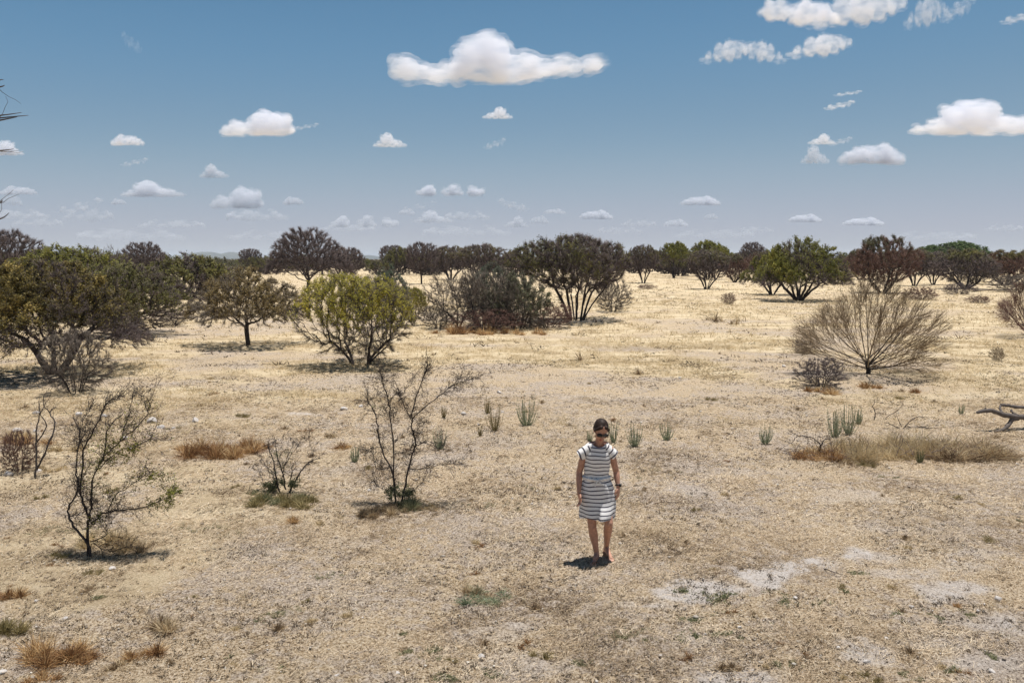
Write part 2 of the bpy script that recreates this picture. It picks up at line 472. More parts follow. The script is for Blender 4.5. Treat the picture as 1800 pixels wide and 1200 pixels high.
def build_straw():
    rng = np.random.default_rng(5)
    # short dead stems lying on the near ground
    mb = MB()
    for (n, y0, y1, wl, wh, ll, lh) in ((300000, 4.2, 10.5, .0022, .0048, .02, .085), (260000, 10.5, 20, .004, .0085, .03, .12)):
        x, y = scatter(rng, n, y0, y1)
        g, p, d = zones(x, y)
        dens = .20 + .95 * sstep(.38, .64, fbm(x / .55, y / .55, 71, 4)) * (.35 + .65 * sstep(.35, .6, fbm(x / 2.3, y / 2.3, 73, 2)))
        dens = np.clip(dens + .3 * g - .75 * p, .03, 1)
        k = rng.uniform(0, 1, n) < dens
        x, y = x[k], y[k]; n = len(x)
        z = gz(x, y) + rng.uniform(-.004, .014, n)
        a = rng.normal(.55, 1.1, n)       # mostly combed one way
        el = np.abs(rng.normal(0, .30, n))
        D = np.stack([np.cos(a) * np.cos(el), np.sin(a) * np.cos(el), np.sin(el)], 1)
        L = rng.uniform(ll, lh, n) * rng.uniform(.6, 1.5, n)
        bend = rng.normal(0, .12, (n, 3)) * L[:, None]; bend[:, 2] -= .1 * L
        hue = np.clip(fbm(x / .8, y / .8, 79, 3) * .9 + rng.normal(0, .25, n), 0, 1)
        blades(mb, np.stack([x, y, z], 1), D, L, rng.uniform(wl, wh, n), bend, rng, rnd=hue)
    n = 20000
    x, y = scatter(rng, n, 4.2, 15)
    k = rng.uniform(0, 1, n) < .15 + .85 * sstep(.42, .60, fbm(x / .7, y / .7, 171, 4)); x, y = x[k], y[k]; n = len(x)
    a = rng.normal(.5, .9, n); el = np.abs(rng.normal(.05, .22, n))
    D = np.stack([np.cos(a) * np.cos(el), np.sin(a) * np.cos(el), np.sin(el)], 1)
    L = rng.uniform(.04, .15, n) * rng.uniform(.5, 1, n); bend = rng.normal(0, .16, (n, 3)) * L[:, None]; bend[:, 2] = -.12 * L
    blades(mb, np.stack([x, y, gz(x, y) + rng.uniform(.004, .022, n)], 1), D, L, rng.uniform(.0022, .0045, n), bend, rng, rnd=np.clip(rng.normal(.6, .28, n), 0, 1))
    tag(link('dry_straw', mb.mesh('dry_straw', [M['straw']])), 'short dead straw lying over the near ground', 'straw', kind='stuff')

    # standing dry grass tufts of the golden field
    mb = MB()
    for (nt, y0, y1, nb, h, w, spr) in ((2600, 6, 17, 16, .10, .0045, .045), (16000, 15, 34, 12, .17, .010, .10), (15000, 34, 75, 8, .26, .022, .22), (9000, 75, 190, 6, .36, .055, .5)):
        x, y = scatter(rng, nt, y0, y1, .74)
        g, p, d = zones(x, y)
        cl = sstep(.42, .62, fbm(x / 1.6, y / 1.6, 83, 3))
        keep = rng.uniform(0, 1, nt) < (g * (.35 + .65 * cl) if y0 > 10 else .10 + .5 * g * cl)
        x, y = x[keep], y[keep]
        n = len(x)
        sc_ = rng.uniform(.5, 1.25, n)
        X = np.repeat(x, nb) + rng.normal(0, spr, n * nb) * np.repeat(sc_, nb)
        Y = np.repeat(y, nb) + rng.normal(0, spr, n * nb) * np.repeat(sc_, nb)
        S = np.repeat(sc_, nb)
        m_ = n * nb
        a = rng.uniform(0, 2 * PI, m_); el = rng.uniform(.5, 1.45, m_)
        D = np.stack([np.cos(a) * np.cos(el), np.sin(a) * np.cos(el), np.sin(el)], 1)
        L = h * S * rng.uniform(.4, 1.2, m_)
        bend = np.stack([np.cos(a) * .25, np.sin(a) * .25, -np.full(m_, .18)], 1) * L[:, None]
        hue = np.clip(np.repeat(rng.uniform(.15, .85, n), nb) + rng.normal(0, .18, m_), 0, 1)
        blades(mb, np.stack([X, Y, gz(X, Y) - .01], 1), D, L, w * rng.uniform(.5, 1.2, m_), bend, rng, rnd=hue)
    tag(link('dry_grass', mb.mesh('dry_grass', [M['straw_gold']])), 'pale golden dry grass standing across the plain', 'grass', kind='stuff')

    # small dark crusts of dead plants, twigs and dung
    mb = MB()
    for (nt, y0, y1, nb, h, w, spr) in ((52000, 4.3, 12, 5, .014, .007, .008), (2500, 4.3, 14, 11, .022, .008, .014), (30000, 12, 28, 6, .028, .012, .022), (9000, 26, 90, 7, .07, .025, .06), (1500, 26, 110, 10, .16, .035, .12)):
        x, y = scatter(rng, nt, y0, y1)
        keep = rng.uniform(0, 1, nt) < sstep(.36, .62, fbm(x / 1.2, y / 1.2, 91, 3)) + .05
        x, y = x[keep], y[keep]; n = len(x)
        S = np.repeat(rng.uniform(.35, 1.5, n) ** 1.5, nb)
        m_ = n * nb
        X = np.repeat(x, nb) + rng.normal(0, spr, m_) * S; Y = np.repeat(y, nb) + rng.normal(0, spr, m_) * S
        a = rng.uniform(0, 2 * PI, m_); el = rng.uniform(.05, 1.2, m_)
        D = np.stack([np.cos(a) * np.cos(el), np.sin(a) * np.cos(el), np.sin(el)], 1)
        L = h * S * rng.uniform(.5, 1.3, m_)
        blades(mb, np.stack([X, Y, gz(X, Y) + .002], 1), D, L, w * rng.uniform(.5, 1.2, m_), np.zeros((m_, 3)), rng,
               rnd=np.clip(np.repeat(rng.uniform(0, .9, n), nb) + rng.normal(0, .1, m_), 0, 1))
    tag(link('plant_litter', mb.mesh('plant_litter', [M['litter']])), 'dark crumbs of dead plants littering the soil', 'litter', kind='stuff')

    # little green weeds low on the ground
    mb = MB()
    spots = [(1370, 1055, 60, 8), (1300, 1048, 50, 6), (1200, 1040, 30, 5), (1110, 1120, 30, 6), (1180, 1122, 60, 6), (1230, 1120, 30, 5), (1270, 1118, 30, 5), (1380, 1050, 20, 3),
             (1640, 1080, 14, 6), (1700, 1078, 14, 4), (1590, 1082, 22, 5), (1480, 1040, 12, 4), (1760, 1105, 20, 10), (1755, 1155, 14, 5), (1600, 1185, 40, 6), (1140, 1115, 20, 6),
             (1380, 1165, 26, 6), (1030, 1170, 20, 5), (180, 1052, 16, 5), (430, 1155, 20, 5), (1120, 840, 14, 3), (1165, 828, 30, 3), (1500, 1010, 30, 4), (1285, 1055, 40, 5),
             (1560, 840, 30, 4), (1790, 918, 14, 5), (560, 1010, 30, 4), (700, 1120, 14, 5), (930, 860, 16, 4), (820, 1190, 50, 6), (470, 1180, 20, 5), (1690, 1180, 30, 6),
             (880, 890, 60, 5), (380, 930, 70, 8), (90, 930, 60, 7), (740, 1150, 50, 10), (480, 1080, 60, 8), (1250, 1090, 60, 8)]
    for (px, py, rx, ry) in spots:
        x0, y0 = at(px, py); x1, _ = at(px + rx, py); _, y1 = at(px, py - ry)
        k = int(10 + rx * ry * .18)
        X = rng.normal(x0, abs(x1 - x0) * .62, k * 3); Y = rng.normal(y0, abs(y1 - y0) * .8, k * 3); kk = np.argsort(-fbm(X / .16, Y / .16, 97, 3))[:k]; X, Y = X[kk], Y[kk]
        nb = 7; m_ = k * nb
        X = np.repeat(X, nb) + rng.normal(0, .012, m_); Y = np.repeat(Y, nb) + rng.normal(0, .012, m_)
        a = rng.uniform(0, 2 * PI, m_); el = rng.uniform(.1, .9, m_)
        D = np.stack([np.cos(a) * np.cos(el), np.sin(a) * np.cos(el), np.sin(el)], 1)
        blades(mb, np.stack([X, Y, gz(X, Y)], 1), D, rng.uniform(.012, .035, m_), rng.uniform(.004, .009, m_), np.zeros((m_, 3)), rng)
    tag(link('low_weeds', mb.mesh('low_weeds', [M['weed']])), 'small green weeds creeping flat over bare soil', 'weeds', kind='stuff')

    # pebbles
    mb = MB()
    ico = bmesh.new(); bmesh.ops.create_icosphere(ico, subdivisions=1, radius=1)
    iv = np.array([v.co[:] for v in ico.verts]); it = np.array([[v.index for v in f.verts] for f in ico.faces]); ico.free()
    for (n, y0, y1, s0, s1) in ((9000, 4.3, 12, .003, .012), (5000, 12, 28, .007, .022), (900, 4.3, 20, .012, .026)):
        x, y = scatter(rng, n, y0, y1)
        s = rng.uniform(s0, s1, n) * rng.uniform(.5, 1, n)
        S = np.stack([s * rng.uniform(.8, 1.5, n), s * rng.uniform(.8, 1.4, n), s * rng.uniform(.4, .8, n)], 1)
        V = iv[None] * (1 + rng.uniform(-.22, .22, (n, len(iv), 1))) * S[:, None] + np.stack([x, y, gz(x, y) + s * .3 + .004], 1)[:, None]
        T = it[None] + (np.arange(n) * len(iv))[:, None, None]
        mb.add(V.reshape(-1, 3), None, T.reshape(-1, 3), 0, np.repeat(rng.uniform(0, 1, n) ** .8, len(iv)))
    tag(link('gravel', mb.mesh('gravel', [M['pebble']])), 'fine pale gravel strewn over the dry soil', 'gravel', kind='stuff')


# ------------------------------------------------------------------ trees
def grow(rng, stems, att, step, kill, iters=160, jit=.25, up=0.05, maxkids=3):
    pos = []; par = []
    for st in stems:
        p = -1
        for q in st:
            pos.append(np.array(q, float)); par.append(p); p = len(pos) - 1
    pos = np.array(pos); par = list(par)
    nd = np.full(len(att), 1e9); ni = np.zeros(len(att), int)
    def upd(i0, newp):
        for s in range(0, len(newp), 256):
            d = np.linalg.norm(att[:, None] - newp[None, s:s + 256], axis=2)
            k = d.argmin(1); dm = d[np.arange(len(att)), k]
            b = dm < nd
            nd[b] = dm[b]; ni[b] = i0 + s + k[b]
    upd(0, pos)
    alive = np.ones(len(att), bool)
    kids = np.zeros(400000, int)
    for p in par:
        if p >= 0: kids[p] += 1
    for it in range(iters):
        alive &= nd > kill
        a = np.nonzero(alive)[0]
        if len(a) == 0: break
        src = ni[a]
        ok = kids[src] < maxkids
        a = a[ok]; src = src[ok]
        if len(a) == 0: break
        v = nrm(att[a] - pos[src])
        u, inv = np.unique(src, return_inverse=True)
        acc = np.zeros((len(u), 3)); np.add.at(acc, inv, v)
        acc = nrm(acc) + rng.normal(0, jit, acc.shape); acc[:, 2] += up
        new = pos[u] + nrm(acc) * step
        i0 = len(pos)
        pos = np.concatenate([pos, new]); par += list(u); kids[u] += 1
        # rebuild small chunk of nearest
        nda = att
        upd(i0, new)
        if len(pos) > 26000: break
    return pos, np.array(par)


def tree_meshes(name, seed, Hh, Ww, stems, att_fn, natt, step, trunk_r, tip_r, tw_n, tw_len, tw_r, mats, leaf=None, jit=.25, up=.05, crown_r=.3, droop=0.0):
    """returns (trunk mesh, crown mesh)"""
    rng = np.random.default_rng(seed)
    trunk_r *= .85; tip_r *= .8
    att = att_fn(rng, natt)
    pos, par = grow(rng, stems, att, step, step * 1.6, jit=jit, up=up)
    n = len(pos)
    tips = np.zeros(n); kids = np.zeros(n, int)
    for i in range(n):
        if par[i] >= 0: kids[par[i]] += 1
    tips[kids == 0] = 1
    for i in range(n - 1, -1, -1):
        if par[i] >= 0: tips[par[i]] += tips[i]
    root = tips[par < 0].max()
    e = math.log(trunk_r / tip_r) / math.log(max(root, 2))
    r = tip_r * np.maximum(tips, 1) ** e
    idx = np.nonzero(par >= 0)[0]
    p0 = pos[par[idx]]; p1 = pos[idx]
    d = np.zeros((n, 3)); d[idx] = nrm(p1 - p0); rt = par < 0
    for i in idx:
        if rt[par[i]]: d[par[i]] = d[i]
    main = {}
    for i in idx:
        q = par[i]
        if q not in main or r[i] > r[main[q]]: main[q] = i
    is_main = np.array([main[par[i]] == i for i in idx])
    d0 = np.where(is_main[:, None], d[par[idx]], d[idx])
    rs = np.where(is_main, r[par[idx]], r[idx] * 1.1)
    rs = np.minimum(rs, r[idx] * 1.6)
    rn = rng.uniform(0, 1, len(idx))
    C = MB()
    rid = np.arange(n)
    for i in range(n):
        if par[i] >= 0: rid[i] = rid[par[i]]
    rid = rid[idx]; Ts = []
    big = r[idx] >= trunk_r * crown_r
    for q in np.unique(rid):
        sel = big & (rid == q)
        if sel.sum() < 3:
            big = big & (rid != q); continue
        T = MB(); tubes(T, p0[sel], p1[sel], rs[sel], r[idx][sel], 8, d0[sel], d[idx][sel], 0, rn[sel]); Ts.append(T)
    for (sel, mb, k) in ((~big & (r[idx] > tip_r * 3), C, 4), (~big & (r[idx] <= tip_r * 3), C, 3)):
        tubes(mb, p0[sel], p1[sel], rs[sel], r[idx][sel], k, d0[sel], d[idx][sel], 0, rn[sel])
    tw_n = int(tw_n * 1.9); tw_r = tw_r * 1.0
    if leaf: leaf = (int(leaf[0] * 1.5), leaf[1] * 1.06, leaf[2])
    # twigs
    thin = np.nonzero((tips <= 5) & (par >= 0))[0]
    cc = pos[thin]
    src = rng.choice(thin, tw_n)
    P = pos[src] + (pos[par[src]] - pos[src]) * rng.uniform(0, 1, (tw_n, 1))
    ctr = np.array([pos[:, 0].mean(), pos[:, 1].mean(), pos[:, 2].max() * .35])
    out = nrm(P - ctr)
    D = nrm(d[src] * .6 + rng.normal(0, .36, (tw_n, 3)) + out * .8 + np.array([0, 0, .15 - droop]))
    L = tw_len * rng.uniform(.4, 1.3, tw_n)
    Q = P + D * L[:, None] * .55
    D2 = nrm(D + rng.normal(0, .35, (tw_n, 3)))
    E = Q + D2 * L[:, None] * .5
    rt_ = rng.uniform(0, 1, tw_n)
    tubes(C, P, Q, np.full(tw_n, tw_r), np.full(tw_n, tw_r * .75), 3, m=1, rnd=rt_)
    tubes(C, Q, E, np.full(tw_n, tw_r * .75), 0, 3, m=1, rnd=rt_, tip=True)
    D3 = nrm(D + rng.normal(0, .75, (tw_n, 3)))
    E3 = Q + D3 * L[:, None] * .45
    tubes(C, Q, E3, np.full(tw_n, tw_r * .65), 0, 3, m=1, rnd=rt_, tip=True)
    if leaf:
        ln, ls, top = leaf
        # leaves sit in clumps: pick twig ends with a noisy preference
        w = np.clip(fbm(E[:, 0] / (Ww * .16) + E[:, 2] / (Ww * .2), E[:, 1] / (Ww * .16) - E[:, 2] / (Ww * .2), seed, 2) - .36, 0.02, 1)
        w = w * np.clip((E[:, 2] / Hh - top) * 4, 0.03, 1)
        k = rng.choice(tw_n, ln, p=w / w.sum())
        tt = rng.uniform(0, 1, (ln, 1))
        c = np.where(rng.uniform(0, 1, (ln, 1)) < .5, Q[k] + (E[k] - Q[k]) * tt, Q[k] + (E3[k] - Q[k]) * tt) + rng.normal(0, ls * .8, (ln, 3))
        dd = nrm(rng.normal(0, 1, (ln, 3)) + np.array([0, 0, .3]))
        sd = nrm(np.cross(dd, rng.normal(0, 1, (ln, 3))))
        s_ = ls * rng.uniform(.6, 1.3, (ln, 1))
        V = np.stack([c - dd * s_, c + sd * s_ * .55, c + dd * s_, c - sd * s_ * .55], 1).reshape(-1, 3)
        Qf = (np.arange(ln) * 4)[:, None] + np.array([[0, 1, 2, 3]])
        lr = np.clip(w[k] / w.max() * .5 + rng.uniform(0, .6, ln), 0, 1)
        C.add(V, Qf, None, 2, np.repeat(lr, 4))
    tm = [T.mesh(name + '_trunk', [mats[0]], True) for T in Ts]
    cm = C.mesh(name + '_crown', list(mats), False)
    return tm, cm


def stemline(rng, base, end, n, wob=.05, curve=0.0):
    b = np.array(base, float); e = np.array(end, float)
    t = np.linspace(0, 1, n)[:, None]
    P = b + (e - b) * t
    L = np.linalg.norm(e - b)
    w = np.cumsum(rng.normal(0, wob * L / n ** .5 * .6, (n, 3)), 0); w *= np.sin(t * PI) ** .6
    P = P + w
    P[:, 2] += 0
    hor = np.array([e[0] - b[0], e[1] - b[1], 0])
    P = P - hor * (np.sin(t * PI) * curve)
    return P


def crown_umbrella(Hh, Ww, z0, thick=.55, flat=.5, shell=.5, gap=.3, lob=5, seed=1, oy=1.0):
    """attractors in a domed crown between z0*H and H, underside rising outwards, top uneven"""
    def fn(rng, n):
        pts = []
        ph = rng.uniform(0, 2 * PI, 8)
        while len(pts) < n:
            m = n * 3
            a = rng.uniform(0, 2 * PI, m); q = np.sqrt(rng.uniform(0, 1, m))
            rim = 1 + .13 * np.sin(a * 3 + ph[0]) + .09 * np.sin(a * 5 + ph[1])
            x = np.cos(a) * q * Ww / 2 * rim; y = np.sin(a) * q * Ww / 2 * rim * oy
            lump = (fbm(x / Ww * lob, y / Ww * lob, seed, 3) - .5)
            top = Hh * (z0 + (1 - z0) * (1 - q ** 2.2) ** flat * (1 + lump * .35))
            bot = Hh * (z0 + (1 - z0) * thick * (q ** 1.2) * (1 - q ** 6) * .8)
            bot = np.minimum(bot, top)
            u = rng.uniform(0, 1, m) ** shell
            z = bot + (top - bot) * u
            g = fbm(x / Ww * 6 + z, y / Ww * 6 - z, seed + 7, 2)
            k = g > gap
            pts += list(np.stack([x, y, z], 1)[k])
        return np.array(pts[:n])
    return fn


def crown_ball(Hh, Ww, z0, seed=1, gap=.3, pw=1.0):
    """attractors filling a rounded mound; lower edge reaching z0*H"""
    def fn(rng, n):
        pts = []
        ph = rng.uniform(0, 2 * PI, 8)
        while len(pts) < n:
            m = n * 3
            v = nrm(rng.normal(size=(m, 3))) * rng.uniform(0, 1, (m, 1)) ** (1 / 3 * pw)
            a = np.arctan2(v[:, 1], v[:, 0])
            rim = 1 + .14 * np.sin(a * 3 + ph[0] + v[:, 2] * 2) + .08 * np.sin(a * 6 + ph[1]) + .08 * np.sin(v[:, 2] * 5 + ph[2])
            x = v[:, 0] * Ww / 2 * rim; y = v[:, 1] * Ww / 2 * rim
            z = Hh * (z0 + (1 - z0) * (.5 + v[:, 2] * .5 * (.9 + .2 * rim)))
            g = fbm(x / Ww * 6 + z, y / Ww * 6 - z, seed + 7, 2)
            k = (g > gap) & (z > 0.03 * Hh)
            pts += list(np.stack([x, y, z], 1)[k])
        return np.array(pts[:n])
    return fn


def crown_vase(Hh, Ww, z0, seed=1, gap=.3):
    """attractors in a fan that widens upwards and domes at the top"""
    def fn(rng, n):
        pts = []
        ph = rng.uniform(0, 2 * PI, 8)
        while len(pts) < n:
            m = n * 3
            u = rng.uniform(0, 1, m) ** .75
            z = z0 + (1 - z0) * u
            prof = np.where(u < .6, .52 + .48 * np.sin(u / .6 * PI / 2), np.sqrt(np.clip(1 - ((u - .6) / .42) ** 2.4, 0, 1)))
            a = rng.uniform(0, 2 * PI, m); q = rng.uniform(0, 1, m) ** .42
            rim = 1 + .15 * np.sin(a * 3 + ph[0]) + .09 * np.sin(a * 5 + ph[1] + u * 3)
            x = np.cos(a) * q * prof * Ww / 2 * rim; y = np.sin(a) * q * prof * Ww / 2 * rim
            zz = Hh * z * (1 + .09 * (fbm(x / Ww * 5, y / Ww * 5, seed, 2) - .5) * 2 * u)
            g = fbm(x / Ww * 6 + zz, y / Ww * 6 - zz, seed + 7, 2)
            k = g > gap
            pts += list(np.stack([x, y, zz], 1)[k])
        return np.array(pts[:n])
    return fn


PROTO = {}


def proto(key, kind, Hh, Ww, tm, cm):
    PROTO[key] = (kind, Hh, Ww, tm, cm)


def ring_stems(rng, k, zc, rad, n=7, base_r=.15, wob=.06, curve=.15, hj=.25):
    out = []
    a0 = rng.uniform(0, 2 * PI)
    for i in range(k):
        a = a0 + 2 * PI * i / k + rng.uniform(-.35, .35)
        rr = rad * rng.uniform(.55, 1.1)
        out.append(stemline(rng, (math.cos(a) * base_r, math.sin(a) * base_r, -.08), (math.cos(a) * rr, math.sin(a) * rr, zc * rng.uniform(1 - hj, 1 + hj)), n, wob, curve))
    return out


def make_protos():
    rng = np.random.default_rng(77)
    B, BG, TD, TG, TT, TR = M['bark_dark'], M['bark_grey'], M['twig_dark'], M['twig_grey'], M['twig_tan'], M['twig_red']
    # bare umbrella thorn, single trunk
    st = [stemline(rng, (0, 0, -.1), (.1, 0, 1.7), 6, .04)]
    proto('umbrella', 'thorn_tree', 6.2, 7.5, *tree_meshes('umbrella', 11, 6.2, 7.5, st, crown_umbrella(6.2, 7.5, .30, .45, .55, .75, .14, 3, 3), 3800, .19, .19, .014, 15000, .42, .0085, (B, TD)))
    st = [stemline(rng, (0, 0, -.1), (.05, 0, 1.2), 5, .04)]
    proto('umbrella_b', 'thorn_tree', 5.5, 6.0, *tree_meshes('umbrella_b', 12, 5.5, 6.0, st, crown_vase(5.5, 6.0, .24, 9, .34), 2000, .19, .17, .015, 9000, .42, .010, (B, TD)))
    # tan leafy umbrella with a short forked trunk
    st = [stemline(rng, (0, 0, -.05), (-.05, 0, .72), 5, .03)]
    proto('tan', 'umbrella_tree', 2.75, 4.3, *tree_meshes('tan', 13, 2.75, 4.3, st, crown_umbrella(2.75, 4.3, .30, .30, .62, .8, .30, 5, 8), 2600, .10, .105, .006, 12000, .20, .0042, (B, TG, M['leaf_tan']), (19000, .024, .34), jit=.2))
    # big leafy tree at the left
    st = [stemline(rng, (0, 0, -.05), (.1, 0, .75), 5, .05), stemline(rng, (.1, .1, -.05), (.7, .3, 1.0), 6, .05), stemline(rng, (-.1, .1, -.05), (-.55, .2, .7), 6, .08)]
    proto('leafy', 'leafy_tree', 3.5, 5.4, *tree_meshes('leafy', 14, 3.5, 5.4, st, crown_umbrella(3.5, 5.4, .20, .2, .6, .75, .24, 6, 4), 3400, .12, .12, .007, 11000, .26, .005, (B, TD, M['leaf_olive']), (36000, .034, .42), jit=.22))
    st = ring_stems(rng, 4, .9, .8, 6, .12)
    proto('leafy_b', 'leafy_tree', 3.8, 6.0, *tree_meshes('leafy_b', 15, 3.8, 6.0, st, crown_ball(3.8, 6.0, .08, 5, .26), 2600, .15, .11, .008, 9500, .30, .0075, (B, TD, M['leaf_olivedark']), (23000, .040, .32)))
    # yellow-green shrub: two clusters of stems
    st = []
    for (bx, k, side) in ((-.22, 4, -1), (.22, 4, 1)):
        for i in range(k):
            a = rng.uniform(-1.3, 1.3) + (PI if side < 0 else 0)
            st.append(stemline(rng, (bx, 0, -.05), (bx + math.cos(a) * .75, math.sin(a) * .6, .75 * rng.uniform(.75, 1.2)), 7, .05, .12))
    proto('yellow', 'yellow_shrub', 2.85, 3.8, *tree_meshes('yellow', 16, 2.85, 3.8, st, crown_vase(2.85, 3.8, .13, 6, .27), 2700, .10, .055, .005, 11000, .22, .004, (B, TG, M['leaf_yellow']), (17000, .024, .42), jit=.2, up=.1))
    # vase tree: many stems, dark
    st = ring_stems(rng, 10, 1.55, 1.3, 8, .42, .03, .12, .2)
    proto('vase', 'vase_tree', 4.6, 6.8, *tree_meshes('vase', 17, 4.6, 6.8, st, crown_vase(4.6, 6.8, .38, 8, .25), 3400, .15, .10, .008, 17000, .34, .0075, (B, TD, M['leaf_olivedark']), (15000, .04, .42)))
    st = ring_stems(rng, 6, 1.5, 1.2, 7, .22, .04, .12, .2)
    proto('vase_b', 'vase_tree', 4.8, 5.4, *tree_meshes('vase_b', 18, 4.8, 5.4, st, crown_vase(4.8, 5.4, .30, 12, .28), 2100, .17, .12, .010, 11000, .36, .010, (B, TD, M['leaf_olivedark']), (4000, .045, .6)))
    # reddish bare spreading tree
    st = ring_stems(rng, 5, 1.3, 1.6, 7, .15, .06, -.05, .25)
    proto('red', 'thorn_tree', 5.6, 6.6, *tree_meshes('red', 19, 5.6, 6.6, st, crown_ball(5.6, 6.6, .15, 4, .30), 2100, .19, .15, .012, 11000, .42, .010, (B, TR, M['leaf_grey']), (5000, .055, .72)))
    # broad green tree
    st = ring_stems(rng, 7, 1.1, 1.3, 7, .20, .06, .05, .25)
    proto('green', 'green_tree', 4.9, 7.6, *tree_meshes('green', 20, 4.9, 7.6, st, crown_umbrella(4.9, 7.6, .22, .18, .62, .7, .26, 6, 9), 2900, .17, .14, .011, 10000, .36, .009, (B, TD, M['leaf_green']), (24000, .060, .28)))
    st = ring_stems(rng, 3, 2.3, .9, 7, .15, .04, .05, .2)
    proto('bright', 'green_tree', 6.3, 7.5, *tree_meshes('bright', 21, 6.3, 7.5, st, crown_umbrella(6.3, 7.5, .42, .4, .5, .8, .36, 5, 14), 1700, .22, .16, .014, 6000, .40, .012, (B, TD, M['leaf_bright']), (13000, .085, .50)))
    # sprawling bare trees of the middle clump
    st = [stemline(rng, (0, 0, -.05), (0, 0, .9), 6, .05), stemline(rng, (.05, 0, -.05), (.7, .1, 1.0), 7, .08), stemline(rng, (-.05, 0, .3), (-.9, 0, 1.0), 7, .08)]
    proto('sprawl', 'bare_tree', 3.3, 4.6, *tree_meshes('sprawl', 22, 3.3, 4.6, st, crown_ball(3.3, 4.6, .10, 21, .42), 1150, .15, .085, .010, 3200, .30, .006, (B, TG), jit=.38))
    st = ring_stems(rng, 8, .8, 1.0, 6, .3, .06, .05, .3)
    proto('greybush', 'grey_bush', 2.7, 4.0, *tree_meshes('greybush', 23, 2.7, 4.0, st, crown_ball(2.7, 4.0, -.05, 25, .34), 1500, .13, .05, .007, 6500, .26, .006, (BG, TG, M['leaf_grey']), (8500, .035, .2)))
    # small dense bare bush
    st = ring_stems(rng, 9, .45, .4, 5, .1, .06, .05, .3)
    proto('bush', 'bare_bush', 1.35, 1.6, *tree_meshes('bush', 24, 1.35, 1.6, st, crown_ball(1.35, 1.6, .02, 29, .32), 1300, .06, .02, .0032, 4500, .13, .0028, (B, TR)))
    # far round thicket
    st = ring_stems(rng, 8, 1.0, 1.4, 5, .4, .06, .05, .3)
    proto('thicket', 'thicket', 4.0, 7.0, *tree_meshes('thicket', 25, 4.0, 7.0, st, crown_ball(4.0, 7.0, -.02, 33, .25), 1500, .21, .10, .013, 8500, .44, .015, (B, TD, M['leaf_olivedark']), (9000, .08, .35)))
    # blue-green sapling
    st = ring_stems(rng, 5, .8, .35, 6, .08, .05, .05, .3)
    proto('bluegreen', 'young_tree', 2.4, 1.7, *tree_meshes('bluegreen', 26, 2.4, 1.7, st, crown_ball(2.4, 1.7, .05, 37, .36), 700, .10, .04, .006, 2600, .20, .005, (BG, TG, M['leaf_blue']), (6500, .034, .1)))


_cache = {}


def variant(me, swaps, key):
    k = (me.name, key)
    if k not in _cache:
        c = me.copy()
        for i, mm in enumerate(c.materials):
            if mm is not None and mm.name in swaps: c.materials[i] = M[swaps[mm.name]]
        _cache[k] = c
    return _cache[k]


def plant(key, px, py, xl, xr, top, rot, label, cat, name=None, group=None, swaps=None, depth=1.0, lean=0.0, Y=None):
    """puts a copy of a grown tree with its base at the ground seen at (px, py)"""
    kind, Hh, Ww, tm, cm = PROTO[key]
    x, y = at(px, py) if Y is None else (0, 0)
    if Y is not None:
        x, y = float(onplane(px, py, Y)[0]), Y
    z0 = gz1(x, y)
    left = onplane(xl, top, y)[0]; right = onplane(xr, top, y)[0]
    h = onplane(px, top, y)[2] - z0
    w = right - left
    o = bpy.data.objects.new(name or kind, None); col.objects.link(o)
    o.empty_display_size = .3
    cx = (left + right) / 2
    o.location = (x + (cx - x) * .5, y, z0)
    o.rotation_euler = (0, lean, 0)
    if swaps: 
        kk = '|'.join(sorted(swaps.items().__str__()))
        tm = [variant(q, swaps, str(sorted(swaps.items()))) for q in tm]; cm = variant(cm, swaps, str(sorted(swaps.items())))
    for nm, me in [('trunk', q) for q in tm] + [('crown', cm)]:
        c = link(nm, me, o)
        c.rotation_euler = (0, 0, R(rot))
        c.scale = (w / Ww, w / Ww * depth, h / Hh)
    # keep the trunks upright under a turned crown: turning is shared by both parts
    tag(o, label, cat, group)
    return o


